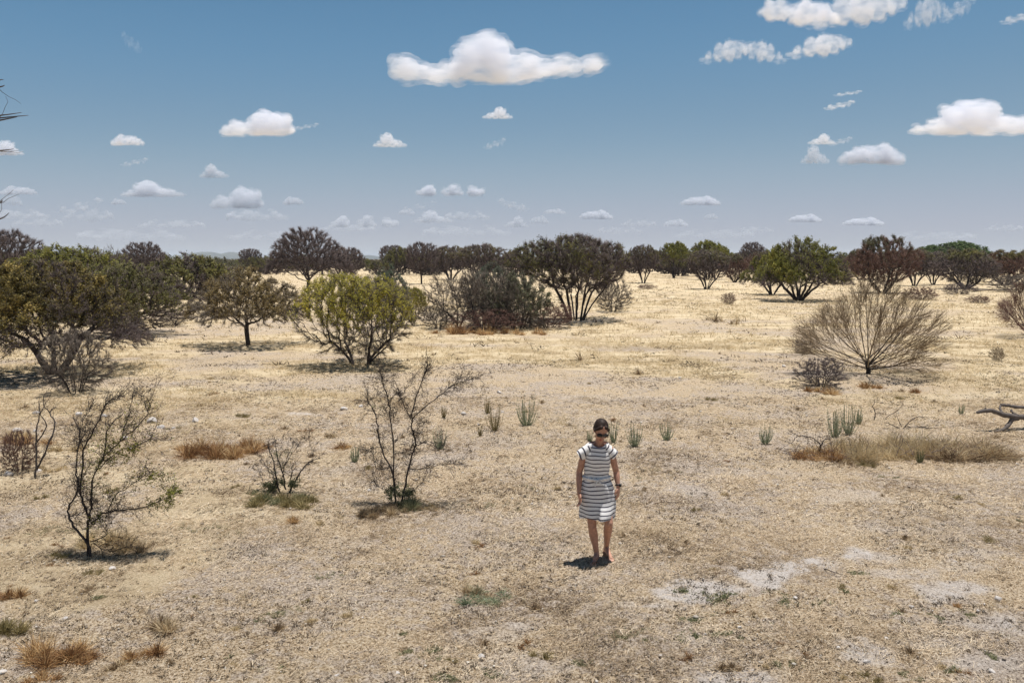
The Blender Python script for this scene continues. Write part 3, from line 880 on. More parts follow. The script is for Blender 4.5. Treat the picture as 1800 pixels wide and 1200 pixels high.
def build_trees():
    P = plant
    # --- left
    P('leafy', 88, 657, -75, 243, 462, 0, 'big leafy tree with small yellowing leaves at the left edge, two trunks, dark shade below', 'tree')
    P('leafy_b', 212, 588, 130, 345, 470, 40, 'olive tree right behind the big yellowing tree, with shade stretching right of it', 'tree')
    P('leafy_b', 120, 560, 20, 262, 440, 130, 'green topped tree showing above the big yellowing tree at the left', 'tree', swaps={'leaf_olivedark': 'leaf_green'})
    P('bush', 127, 692, 80, 192, 583, 10, 'bare brown bush standing in front of the big yellowing tree', 'bush', swaps={'twig_red': 'twig_grey'})
    P('umbrella_b', 8, 520, -60, 60, 409, 20, 'bare wide thorn tree rising above the others at the far left', 'tree')
    P('umbrella', 258, 505, 205, 302, 427, 60, 'bare umbrella thorn showing behind the olive tree crowns', 'tree')
    P('sprawl', 190, 520, 160, 225, 434, 60, 'pale leafless tree top between green crown and bare umbrella thorn', 'tree')
    P('thicket', 330, 525, 255, 400, 452, 10, 'olive thicket right behind the gap beside the small tan umbrella tree', 'bush')
    P('greybush', 385, 500, 345, 440, 455, 30, 'low grey green thicket under the distant blue hills', 'bush')
    P('tan', 440, 608, 330, 528, 480, 0, 'small umbrella tree with tan leaves on a single short trunk', 'tree')
    P('sprawl', 309, 573, 276, 338, 540, 90, 'leafless little shrub of crooked branches left of the tan umbrella tree', 'bush', name='bare_bush')
    P('umbrella_b', 440, 482, 419, 461, 439, 100, 'small bare round thorn tree at the skyline beside the blue hills', 'tree')
    P('umbrella', 541, 521, 466, 614, 403, 0, 'dense dark bare umbrella thorn, the tallest one on the skyline', 'tree')
    P('umbrella_b', 600, 503, 574, 648, 437, 200, 'bare thorn tree against the right side of the tallest umbrella thorn', 'tree')
    P('umbrella_b', 688, 478, 664, 711, 433, 10, 'small bare thorn tree alone on the skyline above the blue green sapling', 'tree')
    P('umbrella_b', 741, 500, 708, 772, 429, 250, 'dark upright bare thorn tree left of the broad green topped thicket', 'tree')
    P('vase_b', 790, 492, 758, 832, 436, 50, 'dark green topped tree, left half of the broad thicket behind the grey clump', 'tree')
    P('vase_b', 845, 498, 800, 890, 433, 140, 'dark green topped tree, right half of the broad thicket behind the grey clump', 'tree')
    P('thicket', 905, 486, 880, 945, 441, 0, 'dark thicket in the gap just left of the big vase shaped tree', 'bush')
    # --- middle
    P('bluegreen', 690, 575, 648, 712, 473, 0, 'blue green sapling growing behind the yellow shrub', 'tree')
    P('bluegreen', 640, 560, 610, 668, 492, 60, 'lower blue green shrub behind the left part of the yellow shrub', 'bush', name='young_bush')
    P('yellow', 632, 641, 530, 736, 490, 0, 'bright yellow green shrub on two clusters of stems over a dark shadow', 'shrub')
    P('yellow', 726, 571, 700, 752, 508, 70, 'small yellow green bush just right of the large yellow shrub', 'shrub')
    P('sprawl', 803, 577, 748, 862, 478, 0, 'crooked bare tree on the left of the grey clump', 'tree')
    P('sprawl', 836, 579, 800, 925, 470, 150, 'leaning bare tree in the middle of the grey clump', 'tree')
    P('greybush', 905, 578, 855, 978, 484, 0, 'grey green bush on the right of the grey clump', 'bush')
    P('greybush', 868, 571, 815, 925, 470, 70, 'grey green bush behind the leaning bare tree of the grey clump', 'bush', swaps={'leaf_grey': 'leaf_blue'})
    P('bush', 770, 577, 738, 800, 535, 30, 'low grey heap of twigs at the left foot of the grey clump', 'bush', swaps={'twig_red': 'twig_grey'})
    P('bush', 860, 582, 800, 930, 545, 70, 'low brown twigs spreading under the grey clump', 'bush')
    P('bush', 965, 577, 915, 1010, 533, 170, 'brown brush between the grey clump and the vase shaped tree', 'bush')
    P('vase', 1012, 563, 911, 1118, 424, 0, 'big vase shaped dark tree on a fan of many stems', 'tree')
    P('bush', 1075, 548, 1050, 1112, 492, 20, 'grey brown bush under the right edge of the big vase shaped tree', 'bush', swaps={'twig_red': 'twig_grey'})
    # --- right
    P('vase_b', 1131, 499, 1105, 1160, 435, 60, 'slender tree with leaning stems right of the big vase shaped tree', 'tree')
    P('bush', 1137, 509, 1119, 1153, 500, 0, 'low dark heap of brush on the open grass behind the vase shaped tree', 'brush heap')
    P('bright', 1184, 489, 1153, 1218, 426, 0, 'open green tree on tall stems, left of the two green skyline trees', 'tree', swaps={'leaf_bright': 'leaf_green'})
    P('bright', 1243, 492, 1207, 1288, 424, 80, 'green crown rising behind the dark vase shaped tree on the open plain', 'tree', swaps={'leaf_bright': 'leaf_green'})
    P('vase_b', 1241, 509, 1208, 1282, 444, 0, 'dark vase shaped tree in front of the green skyline crown', 'tree')
    P('red', 1290, 497, 1268, 1318, 450, 90, 'thin bare tree between the dark vase tree and the broad green tree', 'tree')
    P('umbrella_b', 1322, 482, 1300, 1342, 428, 0, 'bare tree top showing left of the broad green tree', 'tree')
    P('green', 1362, 518, 1308, 1402, 442, 30, 'smaller yellowish green tree against the left of the broad green tree', 'tree', swaps={'leaf_green': 'leaf_yellow'} and {'leaf_green': 'leaf_green'})
    P('green', 1400, 529, 1335, 1489, 422, 0, 'broad green tree with fanning stems on the open grass', 'tree')
    P('greybush', 1475, 500, 1446, 1500, 470, 10, 'brownish green bush against the right of the broad green tree', 'bush', swaps={'leaf_grey': 'leaf_tan'})
    P('red', 1512, 492, 1484, 1545, 440, 10, 'purplish bare tree between broad green tree and the rounded grey crowned tree', 'tree')
    P('red', 1556, 515, 1497, 1606, 419, 0, 'purplish tree with a rounded grey green top and spreading low stems', 'tree')
    P('vase_b', 1609, 502, 1578, 1640, 441, 20, 'dark tree on thin stems just left of the bright green crown', 'tree')
    P('vase_b', 1641, 500, 1612, 1672, 446, 90, 'dark tree on thin stems in front of the bright green crown', 'tree')
    P('bright', 1640, 480, 1595, 1690, 432, 200, 'left half of the bright green crown over the dark trees at the right', 'tree')
    P('bright', 1685, 480, 1632, 1734, 425, 30, 'bright green rounded crown, highest over the dark trees at the right', 'tree')
    P('red', 1698, 507, 1646, 1752, 441, 70, 'dark spreading tree with low fanning stems beside the pale fallen trunk', 'tree', swaps={'leaf_grey': 'leaf_olivedark', 'twig_red': 'twig_dark'})
    P('red', 1765, 500, 1722, 1822, 442, 140, 'dark spreading tree nearest the right edge of the treeline', 'tree', swaps={'leaf_grey': 'leaf_olivedark'})
    P('bush', 1684, 517, 1660, 1716, 498, 0, 'dark brush heap under the spreading tree at the pale fallen trunk', 'brush heap', swaps={'twig_red': 'twig_dark'})
    P('bush', 1620, 527, 1590, 1648, 505, 60, 'round grey brown heap of brush behind the fan shaped shrub', 'brush heap')
    P('bush', 1785, 513, 1748, 1830, 484, 60, 'grey brush heap at the right edge behind the pale fallen trunk', 'brush heap', swaps={'twig_red': 'twig_grey'})
    P('bush', 1443, 680, 1403, 1492, 630, 60, 'low dark bare bush at the left foot of the fan shaped shrub', 'bush', swaps={'twig_red': 'twig_dark'})
    P('bush', 1407, 619, 1394, 1420, 596, 60, 'tiny dark bush left of the fan shaped shrub', 'bush', swaps={'twig_red': 'twig_dark'})
    P('bush', 1282, 535, 1268, 1294, 515, 60, 'tiny reddish bush on the grass left of the broad green tree', 'bush')
    P('bush', 1752, 634, 1742, 1766, 610, 160, 'tiny olive bush right of the fan shaped shrub', 'bush', swaps={'twig_red': 'twig_tan'})
    P('bush', 1720, 533, 1700, 1740, 520, 160, 'low brown tuft of brush on the grass before the pale fallen trunk', 'bush')
    P('bush', 32, 829, 3, 64, 757, 60, 'dense purplish brown bush low at the left edge among white stones', 'bush')


def build_far():
    """the treeline beyond: single trees first, then the far wood as one mass"""
    rng = random.Random(4)
    keys = ['thicket', 'vase_b', 'umbrella_b', 'thicket', 'red', 'greybush', 'green', 'leafy_b']
    lab = {'thicket': 'dark rounded thicket in the continuous far treeline', 'vase_b': 'dark stemmed tree in the continuous far treeline', 'umbrella_b': 'bare thorn tree in the continuous far treeline',
           'red': 'purplish bare tree in the continuous far treeline', 'greybush': 'grey green bush in the continuous far treeline', 'green': 'green leafy tree in the continuous far treeline',
           'leafy_b': 'olive leafy tree in the continuous far treeline'}
    for i in range(125):
        px = -40 + 1880 * (i + rng.uniform(-.45, .45)) / 125
        Y = rng.uniform(165, 330)
        k = rng.choice(keys)
        if rng.random() < .35: k = 'thicket'
        h = rng.uniform(3.4, 5.6) * (1.0 if 330 > px or px > 700 else .8)
        w = rng.uniform(5.5, 9.5)
        r = F / Y
        if 285 < px < 440 or 640 < px < 662 or 900 < px < 925: h = rng.uniform(2.4, 3.4)
        top = HZ - (h - HCAM) * r
        P = plant(k, px, 480, px - w * r / 2, px + w * r / 2, top, rng.uniform(0, 360), lab[k], 'bush' if k in ('thicket', 'greybush') else 'tree',
                  group='trees of the far treeline', Y=Y)
    rn = np.random.default_rng(8)
    mb = MB()
    n = 1500
    y = rn.uniform(320, 1500, n); x = rn.uniform(-.85, .85, n) * y
    for i in range(n):
        w = rn.uniform(5, 11); h = rn.uniform(2.6, 3.9)
        m = 110
        v = nrm(rn.normal(size=(m, 3))) * rn.uniform(.55, 1, (m, 1))
        v[:, 2] = np.abs(v[:, 2])
        c = v * [w / 2, w / 2, h] + [x[i], y[i], 0]
        d1 = nrm(rn.normal(size=(m, 3))); d2 = nrm(np.cross(d1, rn.normal(size=(m, 3))))
        s = rn.uniform(.25, .6, (m, 1))
        V = np.stack([c - d1 * s, c + d2 * s * .6, c + d1 * s, c - d2 * s * .6], 1).reshape(-1, 3)
        Q = (np.arange(m) * 4)[:, None] + np.array([[0, 1, 2, 3]])
        mb.add(V, Q, None, int(rn.uniform() < .45), np.repeat(np.clip(rn.uniform(0, .8) + rn.uniform(0, .2, m), 0, 1), 4))
    tag(link('far_woodland', mb.mesh('far_woodland', [M['twig_dark'], M['leaf_olivedark']])), 'distant bushland closing the plain at the horizon', 'woodland', kind='stuff')
    # hills
    mh, t, b = new_mat('hill_bush')
    tc = t.node('ShaderNodeTexCoord').outputs['Object']
    t.link(t.ramp(t.noise(tc, .02, 6, .7), [(.35, g3(.03, .035, .025)), (.7, g3(.085, .085, .055))]), b.inputs['Base Color']); b.inputs['Roughness'].default_value = 1
    Yh = 7000
    peaks = [(335, 8, 38), (362, 13, 34), (393, 8, 28), (408, 12, 16), (300, 4, 60), (645, 6.5, 30), (690, 4, 50), (920, 4.5, 60), (60, 4, 200)]
    xs = np.linspace(-6500, 2500, 420); ys = np.linspace(-900, 900, 40)
    X, D = np.meshgrid(xs, ys)
    Z = np.zeros_like(X)
    for (px, hp, sg) in peaks:
        cx = onplane(px, 455, Yh)[0]; s = sg / F * Yh
        Z = np.maximum(Z, (hp / F * Yh + HCAM) * np.exp(-((X - cx) / s) ** 2) * np.exp(-(D / 450) ** 2))
    Z = Z * (1 + .18 * (fbm(X / 120, D / 120, 5, 4) - .5)) - 1.0
    Z[(X < xs[1]) | (X > xs[-2])] = -1
    Z[0] = Z[-1] = -1.5
    nx, ny = len(xs), len(ys)
    i, j = np.meshgrid(np.arange(ny - 1), np.arange(nx - 1), indexing='ij')
    Q = np.stack([i * nx + j, i * nx + j + 1, (i + 1) * nx + j + 1, (i + 1) * nx + j], -1).reshape(-1, 4)
    tag(link('hills', mk_mesh('hills', np.stack([X.ravel(), D.ravel() + Yh, Z.ravel()], 1), Q, None, [mh], smooth=True)), kind='structure')
    # haze
    bm = bmesh.new(); bmesh.ops.create_cube(bm, size=1)
    me = bpy.data.meshes.new('haze'); bm.to_mesh(me); bm.free()
    o = link('haze', me); o.scale = (24000, 24000, 82); o.location = (0, 0, 82 / 2 - 1.7)
    m = bpy.data.materials.new('haze'); m.use_nodes = True; nt = m.node_tree; nt.nodes.clear()
    out = nt.nodes.new('ShaderNodeOutputMaterial'); pv = nt.nodes.new('ShaderNodeVolumePrincipled')
    pv.inputs['Color'].default_value = (.66, .79, .98, 1); pv.inputs['Density'].default_value = HAZE; pv.inputs['Anisotropy'].default_value = 0
    nt.links.new(pv.outputs[0], out.inputs['Volume']); me.materials.append(m)
    tag(o, kind='stuff')


HAZE = 8e-5


# ------------------------------------------------------------------ fan shrub with straight rods
def rod_shrub(seed, Hh, Ww, nlimb, mats, r0=.05):
    rng = np.random.default_rng(seed)
    T, C = MB(), MB()
    def rod(p, d, L, r, lvl, mb):
        n = 6
        pts = [p.copy()]; q = p.copy(); dd = d.copy()
        for i in range(n):
            dd = dd + rng.normal(0, .045, 3); dd[2] += .012 if lvl else .015
            dd /= np.linalg.norm(dd)
            q = q + dd * L / n; pts.append(q.copy())
        pts = np.array(pts)
        rad = np.linspace(r, r * .25, n + 1)
        polytube(mb, pts, rad, 5 if lvl == 0 else 3, 0, rng.uniform(0, 1), cap=False)
        if lvl < 3:
            k = (8, 6, 3)[lvl]
            for _ in range(k):
                f = rng.uniform(.18, .92); i = int(f * n); s = pts[i] + (pts[min(i + 1, n)] - pts[i]) * (f * n - i)
                t = nrm(pts[min(i + 1, n)] - pts[i])
                nd = nrm(t + rng.normal(0, .31, 3) + np.array([0, 0, .05]))
                rod(s, nd, L * (1 - f) * rng.uniform(.8, 1.15) + L * .12, max(r * (1 - f * .75) * .52, .0052), lvl + 1, C)
    base = np.array([0, 0, -.06])
    polytube(T, smoothline([[0, 0, -.08], [.02, 0, .12], [-.02, .02, .3], [0, 0, .42]], 3), np.linspace(r0 * 2.1, r0 * 1.3, 10), 10, 0, .4, noise=.12, rng=rng)
    for i in range(nlimb):
        a = 2 * PI * i / nlimb * 1.0 + rng.uniform(-.4, .4)
        # angles from vertical: from steep to almost lying
        th = R((15, 38, 54, 66, 75, 83, 60, 46)[i % 8] + rng.uniform(-6, 6))
        d = np.array([math.cos(a) * math.sin(th), math.sin(a) * math.sin(th), math.cos(th)])
        ex = 1 / math.sqrt((math.sin(th) / (Ww / 2)) ** 2 + (math.cos(th) / Hh) ** 2)
        rod(np.array([0, 0, .12 + .32 * rng.uniform()]), d, ex * rng.uniform(.78, 1.0), r0 * rng.uniform(.35, .75), 0, T if i % 2 == 0 else C)
    return T.mesh('fan_trunk', [mats[0]], True), C.mesh('fan_crown', [mats[1]], False)


# ------------------------------------------------------------------ crooked thorn saplings drawn along their own stems
def zig(mb, rng, p, d, L, r, lvl, leaf=None, ends=None):
    n = max(3, int(L / .055))
    q = p.copy(); dd = d / np.linalg.norm(d)
    pts = [q.copy()]
    for i in range(n):
        dd = dd + rng.normal(0, .19, 3) * np.array([1, 1, .8]); dd[2] += .03
        dd /= np.linalg.norm(dd)
        q = q + dd * L / n; pts.append(q.copy())
    pts = np.array(pts)
    polytube(mb, pts, np.linspace(r, max(r * .4, .0013), n + 1), 4 if r > .004 else 3, 0, rng.uniform(0, 1), cap=False)
    if ends is not None: ends.append(pts)
    if lvl > 0:
        for _ in range(int(2 + L / .09)):
            f = rng.uniform(.1, 1); i = min(int(f * n), n - 1)
            t = nrm(pts[i + 1] - pts[i])
            nd = nrm(t * .6 + rng.normal(0, .75, 3))
            zig(mb, rng, pts[i], nd, L * rng.uniform(.25, .55), max(r * .6, .0017), lvl - 1, leaf, ends)


def sapling(name, label, lines, r0, Zs, rng_seed, mats, leafspots=(), twig=.22, cat='shrub', dens=1.0, leafn=220, lvl=1):
    """lines: list of (pixel polyline, start radius factor). Stems run through real depth around the root."""
    rng = np.random.default_rng(rng_seed)
    bx, by = lines[0][0][0]
    x0, y0 = at(bx, by); z0 = gz1(x0, y0)
    root = bpy.data.objects.new(name, None); col.objects.link(root); root.location = (x0, y0, z0)
    S, C = MB(), MB()
    ends = []; anchors = []
    for (pts, rf) in lines:
        npt = len(pts)
        h0 = anchors and None
        P = []
        dy = 0.0; sl = rng.uniform(-.5, .5)
        # begin at the depth of the nearest already placed point
        if anchors:
            A = np.array(anchors); pp = onplane(pts[0][0], pts[0][1], y0)
            dist = np.hypot(A[:, 0] - pp[0], A[:, 2] - pp[2]); dy = A[dist.argmin(), 1] - y0
        for k, (a, b) in enumerate(pts):
            if k: dy += sl * np.hypot(a - pts[k - 1][0], b - pts[k - 1][1]) / F * y0 * .6
            P.append(onplane(a, b, y0 + dy))
        P = np.array(P)
        if rf >= 1: P[0, 2] = z0 - .03
        P = P - np.array([x0, y0, z0])
        Ps = smoothline(P, 5)
        Ps[1:-1] += rng.normal(0, .006, (len(Ps) - 2, 3))
        rad = np.linspace(r0 * min(rf, 1), r0 * min(rf, 1) * .35, len(Ps))
        polytube(S, Ps, rad, 6, 0, rng.uniform(0, 1), cap=True, noise=.15, rng=rng)
        for q in Ps: anchors.append(q + np.array([x0, y0, z0]))
        L = np.linalg.norm(np.diff(Ps, axis=0), axis=1).sum()
        for _ in range(int(L / .05 * dens)):
            f = rng.uniform(.08, 1) ** .9; i = min(int(f * (len(Ps) - 1)), len(Ps) - 2)
            t = nrm(Ps[i + 1] - Ps[i])
            zig(C, rng, Ps[i], nrm(t * .7 + rng.normal(0, .65, 3)), twig * rng.uniform(.35, 1.2), max(r0 * .15 * min(rf, 1), .0019), lvl, ends=ends)
    E = np.concatenate(ends) if ends else np.zeros((1, 3))
    mlist = [mats[0], mats[1]] + ([mats[2]] if len(mats) > 2 else [])
    for (a, b, rad_px, n) in leafspots:
        c = onplane(a, b, y0) - np.array([x0, y0, z0]); rad = rad_px / F * y0
        dist = np.hypot(E[:, 0] - c[0], E[:, 2] - c[2])
        cand = E[dist < rad]
        if len(cand) < 4: cand = c + rng.normal(0, rad * .5, (40, 3))
        q = cand[rng.integers(0, len(cand), n)] + rng.normal(0, .02, (n, 3))
        q[:, 2] = np.maximum(q[:, 2], .01)
        dd = nrm(rng.normal(size=(n, 3))); sd = nrm(np.cross(dd, rng.normal(size=(n, 3))))
        s = rng.uniform(.006, .015, (n, 1))
        V = np.stack([q - dd * s, q + sd * s * .6, q + dd * s, q - sd * s * .6], 1).reshape(-1, 3)
        C.add(V, (np.arange(n) * 4)[:, None] + np.array([[0, 1, 2, 3]]), None, 1, np.repeat(rng.uniform(0, 1, n), 4))
    link('stem', S.mesh(name + '_stem', [mats[0]], True), root)
    link('crown', C.mesh(name + '_crown', mlist, False), root)
    tag(root, label, cat)
    return root


def z7(*pts): return [(a / 3.429, 660 + b / 3.429) for a, b in pts]
def z8(*pts): return [(420 + a / 4, 640 + b / 4) for a, b in pts]
def zb(*pts): return [(1340 + a / 3.913, 640 + b / 3.913) for a, b in pts]


def build_saplings():
    lines = [
        (z7((545, 1105), (525, 1010), (430, 880), (415, 800), (470, 690), (460, 600), (465, 480), (480, 350), (440, 250)), 1),
        (z7((530, 1040), (530, 900), (540, 860), (500, 760), (485, 660), (505, 450), (570, 320), (610, 240), (650, 160), (730, 120)), 1),
        (z7((540, 860), (550, 750), (560, 610), (630, 480), (650, 330), (740, 230)), .8),
        (z7((630, 480), (720, 400), (740, 340), (770, 250), (800, 120)), .45),
        (z7((550, 890), (650, 820), (880, 790), (1080, 700)), .7),
        (z7((650, 820), (700, 720), (830, 630), (930, 560)), .4),
        (z7((720, 400), (850, 280), (895, 210), (890, 140), (800, 100)), .45),
        (z7((505, 450), (480, 350), (530, 220), (560, 170)), .35),
        (z7((415, 850), (500, 820), (540, 780)), .4),
        (z7((600, 560), (720, 450), (850, 410), (960, 340)), .35),
        (z7((545, 1000), (640, 960), (640, 860), (700, 800)), .45),
        (z7((560, 1000), (660, 1060), (800, 1010)), .3),
    ]
    sapling('thorn_sapling', 'tall crooked thorn sapling with black stems, left in front, white stone at its foot', lines, .0150, 0, 31,
            (M['bark_dark'], M['leaf_green']), [(185, 795, 45, 800), (275, 868, 36, 900), (190, 830, 60, 700), (160, 925, 30, 300), (250, 755, 50, 260), (310, 860, 20, 160)], .25, dens=2.1, lvl=2)
    lines = [
        (z8((1100, 985), (1095, 840), (1070, 730), (1010, 620), (980, 470), (950, 330), (905, 250), (905, 190)), 1),
        (z8((1090, 880), (1085, 600), (1070, 400), (1050, 260), (1010, 120), (990, 40)), .85),
        (z8((1140, 960), (1180, 800), (1215, 650), (1245, 550), (1220, 480), (1215, 400), (1240, 250), (1300, 90), (1325, 0)), 1.0),
        (z8((1215, 400), (1160, 290), (1120, 180), (1090, 110)), .45),
        (z8((1220, 385), (1370, 250), (1480, 160), (1560, 130), (1670, 90)), .5),
        (z8((1480, 160), (1545, 110), (1565, 60)), .25),
        (z8((1200, 740), (1300, 735), (1400, 710), (1560, 690)), .4),
        (z8((1245, 570), (1330, 540), (1400, 590), (1450, 540)), .4),
        (z8((1060, 725), (980, 740), (950, 680), (930, 610), (890, 600)), .45),
        (z8((1250, 470), (1300, 420), (1330, 370)), .3),
        (z8((1085, 620), (1160, 620), (1230, 560)), .3),
        (z8((1120, 260), (1180, 160), (1230, 90)), .3),
        (z8((1110, 930), (1000, 870), (930, 810)), .3),
        (z8((1150, 920), (1260, 860), (1330, 760)), .3),
    ]
    sapling('thorn_sapling', 'tall bare thorn sapling with a green tuft at its foot, left of the woman', lines, .0145, 0, 37,
            (M['bark_dark'], M['weed']), [(703, 880, 26, 1500), (690, 872, 16, 400), (720, 880, 18, 400), (665, 715, 18, 60)], .25, dens=2.3, lvl=2)
    lines = [
        (z8((290, 905), (260, 780), (240, 680), (205, 580), (210, 560)), 1),
        (z8((330, 880), (300, 740), (260, 620), (265, 530)), .8),
        (z8((345, 870), (430, 770), (480, 700), (570, 655)), 1),
        (z8((345, 860), (370, 770), (380, 700)), .7),
        (z8((300, 800), (330, 680), (370, 590), (390, 540)), .5),
        (z8((290, 880), (180, 830), (150, 770)), .4),
        (z8((480, 700), (520, 690), (510, 600), (490, 500)), .3), (z8((260, 780), (180, 700), (160, 640)), .4), (z8((300, 740), (380, 620), (420, 570)), .4), (z8((330, 870), (250, 800), (200, 740)), .4)]
    sapling('thorn_sapling', 'small twiggy thorn sapling rising from a yellow green mat of weeds', lines, .013, 0, 41,
            (M['bark_dark'], M['weed']), [(495, 868, 26, 1500), (470, 872, 22, 900), (490, 810, 25, 260), (520, 862, 22, 500), (445, 878, 14, 260)], .2, dens=1.2, lvl=2)
    lines = [
        (z7((210, 612), (220, 520), (220, 340), (240, 240), (235, 150)), 1),
        (z7((220, 570), (280, 450), (330, 300), (300, 220), (335, 190)), .9),
        (z7((235, 540), (300, 400), (325, 340)), .6),
        (z7((300, 225), (260, 160), (280, 90)), .5),
        (z7((225, 400), (280, 300), (245, 230), (300, 130)), .6)]
    sapling('thorn_sapling', 'narrow bare sapling of upright brown stems beside the purplish bush', lines, .018, 0, 43,
            (M['bark_grey'], M['leaf_tan']), [], .16, dens=1.0)
    # fan shrub and its neighbour at the right edge
    for (px, py, xl, xr, top, seed, lab) in ((1525, 657, 1400, 1656, 515, 3, 'fan shaped bare shrub of long straight rods on one short trunk'),
                                             (1806, 593, 1740, 1880, 508, 9, 'bare pinkish rod shrub cut off by the right edge')):
        x, y = at(px, py)
        w = onplane(xr, top, y)[0] - onplane(xl, top, y)[0]; h = onplane(px, top, y)[2]
        tm, cm = rod_shrub(seed, h, w, 24 if seed == 3 else 18, (M['bark_dark'], M['twig_tan'] if seed == 3 else M['twig_red']), .036)
        o = bpy.data.objects.new('fan_shrub', None); col.objects.link(o); o.location = (x, y, gz1(x, y))
        link('trunk', tm, o); link('crown', cm, o)
        tag(o, lab, 'shrub')
    # off-frame tree whose twig ends reach in at the left
    rng = np.random.default_rng(51)
    Y = 7.2
    x0 = onplane(-420, 700, Y)[0]; z0 = gz1(x0, Y)
    o = bpy.data.objects.new('overhanging_tree', None); col.objects.link(o); o.location = (x0, Y, z0)
    T, C = MB(), MB()
    off = np.array([x0, Y, z0])
    trunk = smoothline([[0, 0, -.1], [.05, .05, 1.2], [-.05, 0, 2.4], [.1, 0, 3.6], [.15, .05, 4.8]], 4)
    polytube(T, trunk, np.linspace(.13, .05, len(trunk)), 10, 0, .4, noise=.1, rng=rng)
    for (ph, tips) in ((2.7, [((-160, 240), (-40, 214), (6, 207), (50, 203)), ((-160, 240), (-60, 206), (0, 203), (38, 198)), ((-160, 240), (-50, 222), (8, 210), (30, 206))]),
                       (2.3, [((-160, 300), (-50, 268), (0, 265), (24, 262))]),
                       (1.9, [((-160, 420), (-40, 392), (2, 384), (16, 374)), ((-160, 420), (-40, 372), (0, 356), (3, 352))]),
                       (3.4, [((-160, 190), (-40, 150), (-6, 142), (6, 140)), ((-160, 190), (-40, 160), (0, 153), (8, 150))])):
        k = np.argmin(abs(trunk[:, 2] - ph)); s = trunk[k]
        for tp in tips:
            pts = [s] + [onplane(a, b, Y + .1) - off for a, b in tp]
            L = smoothline(pts, 5)
            polytube(T if tp is tips[0] else C, L, np.linspace(.02, .0022, len(L)) * np.linspace(1, .9, len(L)), 5, 0, .5, noise=.1, rng=rng)
            for _ in range(3):
                i = rng.integers(2, len(L) - 6)
                zig(C, rng, L[i], nrm(L[i + 1] - L[i] + rng.normal(0, .02, 3)), .22, .003, 0)
    link('trunk', T.mesh('over_trunk', [M['bark_grey']], True), o); link('crown', C.mesh('over_crown', [M['bark_grey']], False), o)
    tag(o, 'tree outside the left edge whose thin bare twigs reach into the sky', 'tree')


# ------------------------------------------------------------------ forbs, tufts, logs, stones
def forb(px, py, wpx, hpx, label, mat='forb', seed=0, group=None, lean=0):
    rng = np.random.default_rng(100 + seed)
    x, y = at(px, py); s = y / F
    w, h = wpx * s, hpx * s
    mb = MB()
    k = max(12, int(wpx * 1.0))
    for i in range(k):
        a = rng.uniform(0, 2 * PI); q = rng.uniform(0, 1) ** .6
        b = np.array([math.cos(a) * w * .12 * q, math.sin(a) * w * .12 * q, -.01])
        e = np.array([math.cos(a) * w * .56 * q, math.sin(a) * w * .45 * q, h * rng.uniform(.35, 1.05)])
        L = smoothline([b, (b + e) / 2 + [math.cos(a) * w * .06, math.sin(a) * w * .06, -h * .05], e], 5)
        polytube(mb, L, np.linspace(.0045, .002, len(L)), 4, 0, rng.uniform(.2, .8), cap=False)
        n = 40
        f = rng.uniform(.08, 1, n); i_ = np.minimum((f * (len(L) - 1)).astype(int), len(L) - 2)
        P = L[i_]; aa = rng.uniform(0, 2 * PI, n); el = rng.uniform(.5, 1.2, n)
        D = np.stack([np.cos(aa) * np.cos(el), np.sin(aa) * np.cos(el), np.sin(el)], 1)
        blades(mb, P, D, rng.uniform(.018, .038, n) * (1.2 - f * .5), rng.uniform(.0045, .008, n), np.zeros((n, 3)), rng, rnd=rng.uniform(.2, 1, n))
    o = link('upright_herb', mb.mesh('herb', [M[mat]]), loc=(x, y, gz1(x, y)))
    tag(o, label, 'herb', group or 'upright grey green herbs')
    return o


